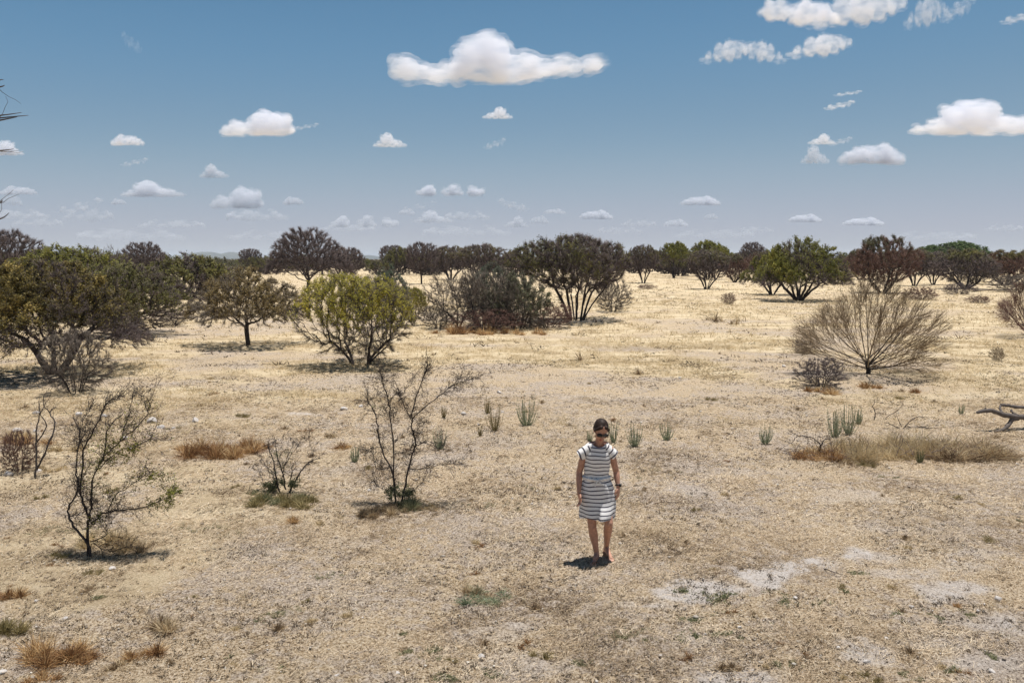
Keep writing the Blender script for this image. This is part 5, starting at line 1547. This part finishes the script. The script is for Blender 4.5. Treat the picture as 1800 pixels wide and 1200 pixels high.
    for k, v in meshes.items():
        me = v[0].copy(); n = len(me.vertices); co = np.zeros(n * 3); no = np.zeros(n * 3)
        me.vertices.foreach_get('co', co); me.vertices.foreach_get('normal', no); co = co.reshape(-1, 3)
        co = co + no.reshape(-1, 3) * (.010 + np.clip(n3(co, 16, 77) - .35, 0, 1) * .07)[:, None]
        me.vertices.foreach_set('co', co.ravel()); me.update(); edges[k] = reclean(me)[0]
    rg = random.Random(3)
    for i, (k, xl, xr, tp, bt, tau, lab) in enumerate(C):
        me0, mx0, mx1, mz0, mz1 = meshes[k]
        me = me0.copy()
        el = math.atan((CY - bt) / F) - PITCH
        D = BASE / math.tan(max(el, R(1.6)))
        pl, pr = onplane(xl, bt, D), onplane(xr, bt, D)
        zt = onplane((xl + xr) / 2, tp, D)[2]; zb_ = pl[2]
        sx = (pr[0] - pl[0]) / (mx1 - mx0); sz = (zt - zb_) / (mz1 - mz0)
        flip = rg.random() < .5 and i > 1
        if k == 'wisp': flip = i in (13, 30)
        o = link('cloud', me)
        o.scale = (-sx if flip else sx, sx * .8, sz)
        cxm = (mx0 + mx1) / 2 * (-1 if flip else 1)
        o.location = ((pl[0] + pr[0]) / 2 - cxm * sx, D, zb_ - mz0 * sz)
        h = zt - zb_
        me.materials.clear(); me.materials.append(cloud_mat(tau / h * CLOUDK, scale=15 if k not in ('wisp', 'long', 'rag', 'bank') else 8, thr=.38 if k not in ('wisp', 'long') else .44))
        if i < len(C) - len(rows):
            e = link('cloud_edge', edges[k].copy(), o)
            e.data.materials.clear(); e.data.materials.append(cloud_mat(tau / h * .5 * CLOUDK, scale=20, thr=.43))
        tag(o, lab, 'cloud', 'faint low clouds above the horizon' if i >= len(C) - len(rows) else 'fair weather cumulus clouds')


CLOUDK = .62


# ------------------------------------------------------------------ person
def ev_mesh(ob):
    dg = bpy.context.evaluated_depsgraph_get(); dg.update()
    return bpy.data.meshes.new_from_object(ob.evaluated_get(dg))


def remeshed(V, F_, voxel, smooth=4, name='t'):
    me = bpy.data.meshes.new(name); me.from_pydata([tuple(v) for v in V], [], F_)
    ob = bpy.data.objects.new(name, me); col.objects.link(ob)
    md = ob.modifiers.new('r', 'REMESH'); md.mode = 'VOXEL'; md.voxel_size = voxel
    ms = ob.modifiers.new('s', 'SMOOTH'); ms.factor = .5; ms.iterations = smooth
    m2 = ev_mesh(ob)
    bpy.data.objects.remove(ob); bpy.data.meshes.remove(me)
    for p in m2.polygons: p.use_smooth = True
    return m2


class Blob:
    def __init__(s): s.V = []; s.F = []
    def ell(s, c, r, rot=None, n=14):
        b = len(s.V); m = 9
        Rm = np.eye(3) if rot is None else np.array(rot)
        for i in range(m + 1):
            th = PI * i / m
            for j in range(n):
                ph = 2 * PI * j / n
                v = np.array([math.sin(th) * math.cos(ph) * r[0], math.sin(th) * math.sin(ph) * r[1], math.cos(th) * r[2]])
                s.V.append(np.array(c) + Rm @ v)
        for i in range(m):
            for j in range(n):
                a, c_ = b + i * n + j, b + i * n + (j + 1) % n
                s.F.append((a, a + n, c_ + n, c_))
    def cap(s, p, q, r0, r1, sx=1.0):
        """tapered capsule"""
        p = np.array(p, float); q = np.array(q, float); d = nrm((q - p)[None])[0]
        u, w = frames(d[None]); u, w = u[0], w[0]
        n = 12; b = len(s.V); L = np.linalg.norm(q - p)
        prof = []
        for t in (-1, -.92, -.7, -.38, 0): prof.append((t * r0, r0 * math.sqrt(max(0, 1 - t * t)) + 1e-4))
        for t in (.0, .38, .7, .92, 1): prof.append((L + t * r1, r1 * math.sqrt(max(0, 1 - t * t)) + 1e-4))
        for (h, r) in prof:
            for j in range(n):
                a = 2 * PI * j / n
                s.V.append(p + d * h + u * math.cos(a) * r * sx + w * math.sin(a) * r)
        for i in range(len(prof) - 1):
            for j in range(n):
                s.F.append((b + i * n + j, b + i * n + (j + 1) % n, b + (i + 1) * n + (j + 1) % n, b + (i + 1) * n + j))
        s.F.append(tuple(b + j for j in range(n))[::-1]); s.F.append(tuple(b + (len(prof) - 1) * n + j for j in range(n)))
    def chain(s, pts, rs):
        for i in range(len(pts) - 1): s.cap(pts[i], pts[i + 1], rs[i], rs[i + 1])


def plain(name, c, rough=.6, spec=.3, bump=None):
    m, t, b = new_mat(name)
    tc = t.node('ShaderNodeTexCoord').outputs['Object']
    n = t.noise(tc, 40, 4)
    c1 = tuple(v * .8 for v in c[:3]) + (1,); c2 = tuple(min(1, v * 1.15) for v in c[:3]) + (1,)
    t.link(t.ramp(n, [(.3, c1), (.7, c2)]), b.inputs['Base Color'])
    b.inputs['Roughness'].default_value = rough; b.inputs['Specular IOR Level'].default_value = spec
    return m


def build_person():
    fx, fy = at(1045, 985)
    Y0 = fy
    gx = onplane(1051, 900, Y0)[0]
    z0 = gz1(gx, Y0)
    root = bpy.data.objects.new('person', None); col.objects.link(root); root.location = (gx, Y0, z0)
    off = np.array([gx, Y0, z0])
    W = lambda px, py, dy=0.0: onplane(px, py, Y0 + dy) - off
    def GP(px, py, z=0.0):
        x, y = at(px, py); return np.array([x, y, z + gz1(x, y)]) - off + np.array([0, 0, 0])
    skin = plain('skin', (.50, .265, .18), .5, .35)
    B = Blob()
    # legs
    hipL, hipR = W(1038, 868, .0), W(1063, 868, 0)
    kL, kR = W(1041, 926, -.02), W(1070, 919, -.11)
    heelL = GP(1048.5, 984, .035); toeL = GP(1043, 995, .015)
    aL = heelL + np.array([0, .005, .055])
    ballR = GP(1074, 986, .022); aR = W(1066, 960, .19); heelR = aR + np.array([-.005, .035, -.045])
    for (h, k, a, s) in ((hipL, kL, aL, 1), (hipR, kR, aR, 1)):
        B.cap(h, h + (k - h) * .5, .072, .060); B.cap(h + (k - h) * .5, k, .060, .048)
        c = k + (a - k) * .32 + np.array([0, .014, 0])
        B.cap(k, c, .047, .051); B.cap(c, k + (a - k) * .66, .051, .037); B.cap(k + (a - k) * .66, a, .037, .029)
        B.ell(k + np.array([0, -.012, 0]), (.042, .04, .05))
    # feet
    B.cap(aL, heelL, .03, .032); B.cap(aL + [0, -.01, -.02], (aL + toeL) / 2 + [0, 0, .006], .03, .026); B.cap(heelL, toeL + [0, .03, .005], .028, .022)
    fd = nrm((toeL - heelL)[None])[0]; sd = np.array([fd[1], -fd[0], 0])
    for i, (o_, l_) in enumerate(((-.03, .0), (-.012, .004), (.003, .0), (.017, -.006), (.029, -.014))):
        p = toeL + sd * o_ + [0, .02, -.002]; B.cap(p, p + fd * (.028 + l_), .0105 if i else .013, .009 if i else .011)
    B.cap(toeL + sd * -.018 + [0, .035, .004], toeL + sd * .018 + [0, .035, .002], .018, .016)
    B.cap(aR, heelR, .029, .03); B.cap(aR + [0, -.015, -.015], ballR + [0, .01, .012], .03, .022); B.cap(heelR, ballR + [0, .02, .008], .027, .02)
    fd2 = np.array([.12, -.99, 0]); sd2 = np.array([-.99, -.12, 0])
    for i, o_ in enumerate((-.03, -.014, .0, .013, .025)):
        p = ballR + sd2 * -o_ + [0, -.005, -.004]; B.cap(p, p + fd2 * (.032 - abs(i - 1) * .003) + [0, 0, -.004], .0105 if i < 4 else .012, .009)
    B.cap(ballR + sd2 * .018, ballR - sd2 * .018, .017, .018)
    # torso
    pel = W(1050.5, 866); wst = W(1048.5, 838); chest = W(1050, 806); sh = W(1050, 791.5); neck = W(1053, 781, .01)
    B.ell(pel, (.150, .098, .10)); B.ell((pel + wst) / 2, (.130, .088, .11)); B.ell(wst, (.118, .08, .10)); B.ell(chest, (.130, .092, .13)); B.ell(sh, (.138, .066, .048))
    for s in (-1, 1): B.ell(chest + [s * .055, -.034, .0], (.052, .045, .052))
    # head, looking down and a little to the right of the picture
    hc = W(1056.5, 756.5, -.05)
    B.cap(neck + [0, .015, -.02], hc + [0, .04, -.05], .052, .046)
    tilt = Matrix.Rotation(R(33), 3, 'X') @ Matrix.Rotation(R(-0), 3, 'Z')
    turn = Matrix.Rotation(R(12), 3, 'Z')
    roll = Matrix.Rotation(R(5), 3, 'Y')
    HR = np.array(turn @ roll @ tilt)
    H = lambda x, y, z: hc + HR @ np.array([x, y, z])
    B.ell(H(0, .015, .02), (.074, .092, .094), HR, 18); B.ell(H(0, -.022, -.035), (.058, .062, .078), HR, 16); B.ell(H(0, -.055, -.088), (.026, .022, .02), HR)
    B.cap(H(0, -.082, .0), H(0, -.104, -.028), .008, .0125); B.ell(H(.009, -.096, -.032), (.008, .009, .007), HR); B.ell(H(-.009, -.096, -.032), (.008, .009, .007), HR)
    for s in (-1, 1):
        B.ell(H(s * .042, -.06, -.03), (.022, .022, .02), HR); B.ell(H(s * .076, .008, -.012), (.008, .018, .03), HR)
        B.ell(H(s * .03, -.078, .018), (.022, .012, .007), HR)
    # arms
    def arm(shd, elb, wri, tip, thumb_dir, curl, spread_axis):
        m1 = shd + (elb - shd) * .5
        B.ell(shd + [0, 0, -.008], (.042, .042, .042)); B.cap(shd + [0, 0, -.01], m1, .040, .040); B.cap(m1, elb, .041, .035)
        B.cap(elb, elb + (wri - elb) * .35, .036, .036); B.cap(elb + (wri - elb) * .35, wri, .036, .022)
        hd = nrm((tip - wri)[None])[0]
        palm = wri + hd * .05
        ax = nrm(np.array(spread_axis, float)[None])[0]; ax = nrm((ax - hd * (ax @ hd))[None])[0]
        nr_ = np.cross(hd, ax)
        Rm = np.stack([ax, nr_, hd], 1)
        B.ell(palm, (.036, .017, .052), Rm, 16); B.cap(wri, wri + hd * .03, .022, .022)
        cd = nr_ * curl
        for o_, l_ in ((-.027, .062), (-.009, .073), (.009, .070), (.027, .055)):
            p = palm + hd * .036 + ax * o_
            j1 = p + hd * l_ * .45 + cd * l_ * .12; j2 = j1 + hd * l_ * .30 + cd * l_ * .25; j3 = j2 + hd * l_ * .18 + cd * l_ * .28
            B.chain([p, j1, j2, j3], [.0092, .0088, .008, .007])
        p = palm + ax * thumb_dir * .028 - hd * .02
        q = p + ax * thumb_dir * .018 + hd * .03 + cd * .012; r_ = q + hd * .03 + cd * .014 - ax * thumb_dir * .004
        B.chain([p, q, r_], [.0125, .0105, .0085])
        return palm
    arm(W(1029, 790), W(1018.5, 829, .04), W(1017.5, 864, -.06), W(1022, 889, -.10), 1, 1.0 * 1, (.35, -.9, 0))
    wr = W(1086.5, 855, -.0)
    arm(W(1073, 789), W(1083, 828, .06), wr, W(1086.5, 880, -.03), -1, -1.0, (.45, .85, 0))
    body = remeshed(B.V, B.F, .0062, 3, 'body')
    body.materials.append(skin)
    link('body', body, root)
    # hair: pulled back, parted, with a knot behind
    Hb = Blob()
    Hb.ell(H(0, .032, .034), (.081, .095, .091), HR, 18); Hb.ell(H(0, .058, -.02), (.074, .066, .075), HR, 16); Hb.ell(H(0, .125, .0), (.036, .036, .04), HR)
    for s in (-1, 1): Hb.cap(H(s * .03, -.045, .088), H(s * .070, -.035, .045), .020, .014); Hb.cap(H(s * .070, -.035, .045), H(s * .077, -.004, .0), .014, .010)
    hm = remeshed(Hb.V, Hb.F, .006, 2, 'hair')
    # cut the face free: drop hair in front of the hairline
    bm = bmesh.new(); bm.from_mesh(hm)
    inv = HR.T
    kill = []
    for v in bm.verts:
        l = inv @ (np.array(v.co) - hc)
        if l[1] < -9: kill.append(v)
    bmesh.ops.delete(bm, geom=kill, context='VERTS')
    bm.to_mesh(hm); bm.free()
    mh, t, b = new_mat('hair')
    tc = t.node('ShaderNodeTexCoord').outputs['Object']; mp = t.node('ShaderNodeMapping'); mp.inputs['Scale'].default_value = (160, 18, 18); t.link(tc, mp.inputs[0])
    nn = t.noise(mp.outputs[0], 1, 3)
    t.link(t.ramp(nn, [(.35, g3(.012, .008, .006)), (.7, g3(.055, .032, .022))]), b.inputs['Base Color']); b.inputs['Roughness'].default_value = .6; b.inputs['Specular IOR Level'].default_value = .2
    hm.materials.append(mh); link('hair', hm, root)
    # mouth
    lips = Blob(); lips.ell(H(0, -.080, -.062), (.021, .008, .005), HR); lips.ell(H(0, -.079, -.069), (.017, .008, .005), HR)
    lm = remeshed(lips.V, lips.F, .002, 1, 'lips'); lm.materials.append(plain('lips', (.38, .10, .085), .4)); link('lips', lm, root)
    # sunglasses
    sg = MB()
    for s in (-1, 1):
        n = 14; c = np.array([s * .034, -.092, .006])
        ring = np.array([[math.copysign(abs(math.cos(a)) ** .7, math.cos(a)) * .031, 0, math.copysign(abs(math.sin(a)) ** .7, math.sin(a)) * .024] for a in np.arange(n) * 2 * PI / n])
        ring[:, 1] = np.abs(ring[:, 0] + s * .034) * .18
        f = np.array([hc + HR @ (c + r) for r in ring]); bk = np.array([hc + HR @ (c + r + [0, .006, 0]) for r in ring])
        cf = hc + HR @ (c + [0, -.003, 0])
        V = np.concatenate([f, bk, [cf]]); j = np.arange(n); j2 = (j + 1) % n
        sg.add(V, np.stack([j, j2, n + j2, n + j], -1), np.stack([j, j2, np.full(n, 2 * n)], -1), 0)
        polytube(sg, [H(s * .064, -.082, .014), H(s * .079, -.04, .014), H(s * .083, .01, .008)], .0035, 6, 0)
    polytube(sg, [H(-.008, -.096, .012), H(0, -.1, .014), H(.008, -.096, .012)], .003, 6, 0)
    gl, t, b = new_mat('dark_lens'); b.inputs['Base Color'].default_value = (.008, .007, .007, 1); b.inputs['Roughness'].default_value = .12
    link('sunglasses', sg.mesh('sunglasses', [gl], True), root)
    # dress
    mdr, t, b = new_mat('striped_cloth')
    v = t.node('ShaderNodeAttribute', attribute_name='rnd').outputs['Fac']
    tc = t.node('ShaderNodeTexCoord').outputs['Object']
    fr = t.math('FRACT', t.math('DIVIDE', v, .0435))
    st = t.math('LESS_THAN', fr, .27)
    base = t.ramp(t.noise(tc, 60, 3), [(.3, g3(.80, .78, .76)), (.7, g3(.88, .86, .84))])
    t.link(t.mix(st, base, g3(.07, .062, .085)), b.inputs['Base Color']); b.inputs['Roughness'].default_value = .85; b.inputs['Specular IOR Level'].default_value = .1
    bp = t.node('ShaderNodeBump'); bp.inputs['Strength'].default_value = .5; bp.inputs['Distance'].default_value = .012
    t.link(t.noise(tc, 14, 3), bp.inputs['Height']); t.link(bp.outputs[0], b.inputs['Normal'])
    rows = [(777.0, 1037, 1068, .064, .0), (780.5, 1031, 1071, .072, 0), (785, 1027, 1074, .080, 0), (792, 1026.5, 1074, .094, 0), (801, 1027.5, 1073.5, .116, 0), (811, 1028, 1073, .116, 0), (822, 1027, 1072, .104, 0),
            (831, 1027, 1070.5, .098, .3), (836.5, 1027.5, 1069.5, .092, .8), (839, 1027.5, 1069.5, .087, 1.3), (842, 1025.5, 1071.5, .098, 1.3), (850, 1022.5, 1077, .112, 1.1), (862, 1020.5, 1080.5, .120, .8), (876, 1019.5, 1082.5, .124, .5), (892, 1018.5, 1082.5, .142, .8), (901, 1018, 1081, .148, 1), (906.5, 1017.5, 1080, .150, 1.1)]
    # resample rows smoothly
    rw = smoothline(np.array(rows), 4)
    K = 96; D = MB(); V = []; A = []
    zh = W(1050, 906)[2]
    for (py, xl, xr, dp, fo) in rw:
        l, r = W(xl, py), W(xr, py); cx = (l[0] + r[0]) / 2; hw = (r[0] - l[0]) / 2; z = l[2]
        for j in range(K):
            a = 2 * PI * j / K
            ca, sa = math.cos(a), math.sin(a)
            fold = 1 + fo * (.020 * math.sin(a * 7 + z * 5) + .014 * math.sin(a * 13 + 1.3 + z * 9) + .012 * math.sin(a * 4 - z * 7))
            x = cx + hw * math.copysign(abs(ca) ** .88, ca) * fold; y = dp * math.copysign(abs(sa) ** .95, sa) * fold
            zz = z
            nk = sstep(785, 777, py)
            if sa < 0: zz -= nk * .050 * (max(0, 1 - (abs(x - cx) / .085) ** 2))     # scooped neck in front
            zz += .004 * math.sin(a * 3 + z * 14) * fo
            if py > 898: zz += .006 * math.sin(a * 5)
            if py > 880 and sa < 0 and ca > 0: y -= .062 * sstep(880, 906, py) * sa * sa
            # the left of the picture swings forward with the step
            V.append((x, y + .01, zz)); A.append(zz - zh + .30 + .004 * math.sin(a * 2 + z * 8) + .0035 * math.sin(a * 5 + z * 21))
    n = len(rw); j = np.arange(K); j2 = (j + 1) % K
    Q = np.concatenate([np.stack([i * K + j, (i + 1) * K + j, (i + 1) * K + j2, i * K + j2], -1) for i in range(n - 1)])
    D.add(V, Q, None, 0, np.array(A))
    # short loose sleeves
    for (p0, p1, r0, r1) in ((W(1040, 788.5), W(1018.5, 801.5), .080, .066), (W(1062, 787.5), W(1081.5, 800.5), .078, .062)):
        p0 = p0 + [0, .01, 0]; p1 = p1 + [0, .015, 0]
        d = nrm((p1 - p0)[None])[0]; u = nrm(np.cross(d, [0, 1, 0])[None])[0]; w = np.array([0, 1, 0.])
        V = []; A = []; KK = 28
        for i in range(9):
            f = i / 8; c = p0 + (p1 - p0) * f; rr = r0 + (r1 - r0) * f
            for q in range(KK):
                a = 2 * PI * q / KK
                e = c + u * math.cos(a) * rr * (.92) + w * math.sin(a) * rr * (1 + .05 * math.sin(a * 3 + 2))
                V.append(e); A.append(.30 + p0[2] - zh + f * .11 + .01 + .006 * math.sin(a * 2))
        q = np.arange(KK); q2 = (q + 1) % KK
        Q = np.concatenate([np.stack([i * KK + q, i * KK + q2, (i + 1) * KK + q2, (i + 1) * KK + q], -1) for i in range(8)])
        D.add(V, Q, None, 0, np.array(A))
    dm = D.mesh('dress', [mdr], True)
    dr = link('dress', dm, root)
    # gathered waist and bow
    wh = plain('white_cord', (.80, .78, .76), .8, .1)
    G = MB()
    c = W(1048.5, 838.5); hw = .143; dpth = .108
    pts = []
    for j in range(90):
        a = 2 * PI * j / 90; s = 1 + .035 * math.sin(a * 17)
        pts.append([c[0] + hw * math.cos(a) * s, .01 + dpth * math.sin(a) * s, c[2] + .006 * math.sin(a * 17 + 1)])
    pts.append(pts[0])
    polytube(G, pts, .017, 7, 0)
    bc = c + [0.002, -dpth - .012, -.008]
    polytube(G, smoothline([bc, bc + [-.03, -.008, .012], bc + [-.045, 0, -.004], bc + [-.02, 0, -.01], bc], 5), .0075, 6, 0)
    polytube(G, smoothline([bc, bc + [.03, -.008, .014], bc + [.048, 0, -.002], bc + [.02, 0, -.01], bc], 5), .0075, 6, 0)
    polytube(G, smoothline([bc, bc + [-.018, -.01, -.03], bc + [-.03, -.006, -.062]], 5), .007, 6, 0)
    polytube(G, smoothline([bc, bc + [.03, -.01, -.022], bc + [.062, -.002, -.05]], 5), .007, 6, 0)
    link('drawstring', G.mesh('drawstring', [wh], True), dr)
    # watch
    Wm = MB(); dirn = nrm((W(1083, 828, .06) - wr)[None])[0]; u, w = frames(dirn[None]); u, w = u[0], w[0]
    ctr = wr + dirn * .02
    pts = [ctr + (u * math.cos(a) + w * math.sin(a)) * .0275 for a in np.linspace(0, 2 * PI, 25)]
    polytube(Wm, pts, .0085, 6, 0)
    fc = ctr + np.array([.024, -.018, 0])
    polytube(Wm, [fc - np.array([-.8, .6, 0]) * 0, fc + np.array([.008, -.006, 0])], .019, 12, 0)
    blk, t, b = new_mat('black_strap'); b.inputs['Base Color'].default_value = (.012, .011, .012, 1); b.inputs['Roughness'].default_value = .4
    link('wristwatch', Wm.mesh('watch', [blk], True), root)
    # flip-flops
    tan = plain('sandal_leather', (.30, .16, .09), .7)
    def sandal(hl, tl, z):
        S = MB()
        d = nrm((tl - hl)[None])[0]; s = nrm(np.cross(d, [0, 0, 1])[None])[0]; up = np.cross(s, d)
        L = np.linalg.norm(tl - hl)
        prof = [(-.16, .018), (-.1, .030), (.1, .034), (.35, .032), (.6, .038), (.85, .044), (1.1, .040), (1.22, .024), (1.26, .008)]
        V = []
        for (f, w_) in prof:
            cc = hl + d * L * f
            for (a, b_) in ((-1, 0), (1, 0), (1, -.012), (-1, -.012)): V.append(cc + s * a * w_ + up * (z + b_))
        Q = []
        for i in range(len(prof) - 1):
            for q in range(4): Q.append((i * 4 + q, i * 4 + (q + 1) % 4, (i + 1) * 4 + (q + 1) % 4, (i + 1) * 4 + q))
        Q.append((0, 1, 2, 3)); Q.append(tuple((len(prof) - 1) * 4 + q for q in (3, 2, 1, 0)))
        S.add(V, Q)
        th = tl + d * .012 + up * (z + .002) - s * .012
        for sg_ in (-1, 1):
            polytube(S, smoothline([th, tl - d * .02 + up * (z + .045) + s * sg_ * .014, hl + d * L * .45 + s * sg_ * .036 + up * (z + .012)], 5), .0042, 6, 0)
        link('sandal', S.mesh('sandal', [tan]), root)
    sandal(heelL + [0, 0, -.022], toeL + [0, 0, 0], -.016)
    sandal(heelR + [0, 0, -.012], ballR + [0, 0, 0], -.022)
    tag(root, 'woman in a black and white striped dress and sunglasses walking across the dry ground', 'person')


# ------------------------------------------------------------------ light
SUNV = Vector((-.12, -.09, -1)).normalized()      # the way the light travels


def build_light():
    w = bpy.data.worlds.new('World'); sc.world = w; w.use_nodes = True
    nt = w.node_tree; bg = nt.nodes['Background']
    sky = nt.nodes.new('ShaderNodeTexSky'); sky.sky_type = 'NISHITA'; sky.sun_disc = False
    d = -SUNV
    el = math.asin(d.z); az = math.atan2(d.x, d.y)
    sky.sun_elevation = el; sky.sun_rotation = az; sky.altitude = 1100; sky.air_density = SKY[0]; sky.dust_density = SKY[1]; sky.ozone_density = SKY[2]
    dn = nt.nodes.new('ShaderNodeVectorMath'); dn.operation = 'SCALE'; dn.inputs['Scale'].default_value = .1
    up = nt.nodes.new('ShaderNodeVectorMath'); up.operation = 'SCALE'; up.inputs['Scale'].default_value = 8.6
    cu = nt.nodes.new('ShaderNodeRGBCurve'); cu.mapping.use_clip = False
    for ch, pts in enumerate((((0, 0), (.05, .03), (.09, .065), (.126, .117), (.189, .205), (.29, .33), (.40, .40), (.55, .440), (1, .60)),
                              ((0, 0), (.10, .065), (.16, .145), (.22, .26), (.314, .335), (.42, .405), (.53, .438), (.65, .458), (1, .60)),
                              ((0, 0), (.20, .12), (.32, .26), (.42, .434), (.539, .470), (.65, .510), (.72, .535), (1, .62)))):
        c = cu.mapping.curves[ch]
        c.points[0].location = pts[0]; c.points[1].location = pts[-1]
        for q in pts[1:-1]: c.points.new(*q)
    cu.mapping.update()
    nt.links.new(sky.outputs[0], dn.inputs[0]); nt.links.new(dn.outputs[0], cu.inputs['Color']); nt.links.new(cu.outputs[0], up.inputs[0]); nt.links.new(up.outputs[0], bg.inputs[0])
    bg.inputs[1].default_value = .1
    sd = bpy.data.lights.new('sun', 'SUN'); sd.energy = 4.9; sd.angle = R(.53); sd.color = (1, .965, .915)
    so = bpy.data.objects.new('sun', sd); col.objects.link(so)
    so.rotation_euler = SUNV.to_track_quat('-Z', 'Y').to_euler(); so.location = (0, 0, 60)


SKY = (.7, .5, 3.0)

import time as _t
_T = _t.time()
def _step(f):
    f(); print('STEP', f.__name__, round(_t.time() - _T, 1))

for f in (build_light, build_ground, build_straw, make_protos, build_trees, build_far, build_saplings, build_small, build_clouds, build_person):
    _step(f)

sc.view_settings.view_transform = 'Standard'; sc.view_settings.look = 'None'; sc.view_settings.exposure = .22; sc.view_settings.gamma = 1
sc.render.film_transparent = False
cy = sc.cycles
cy.max_bounces = 10; cy.diffuse_bounces = 3; cy.glossy_bounces = 2; cy.transmission_bounces = 2; cy.volume_bounces = 8; cy.transparent_max_bounces = 8
cy.use_denoising = True
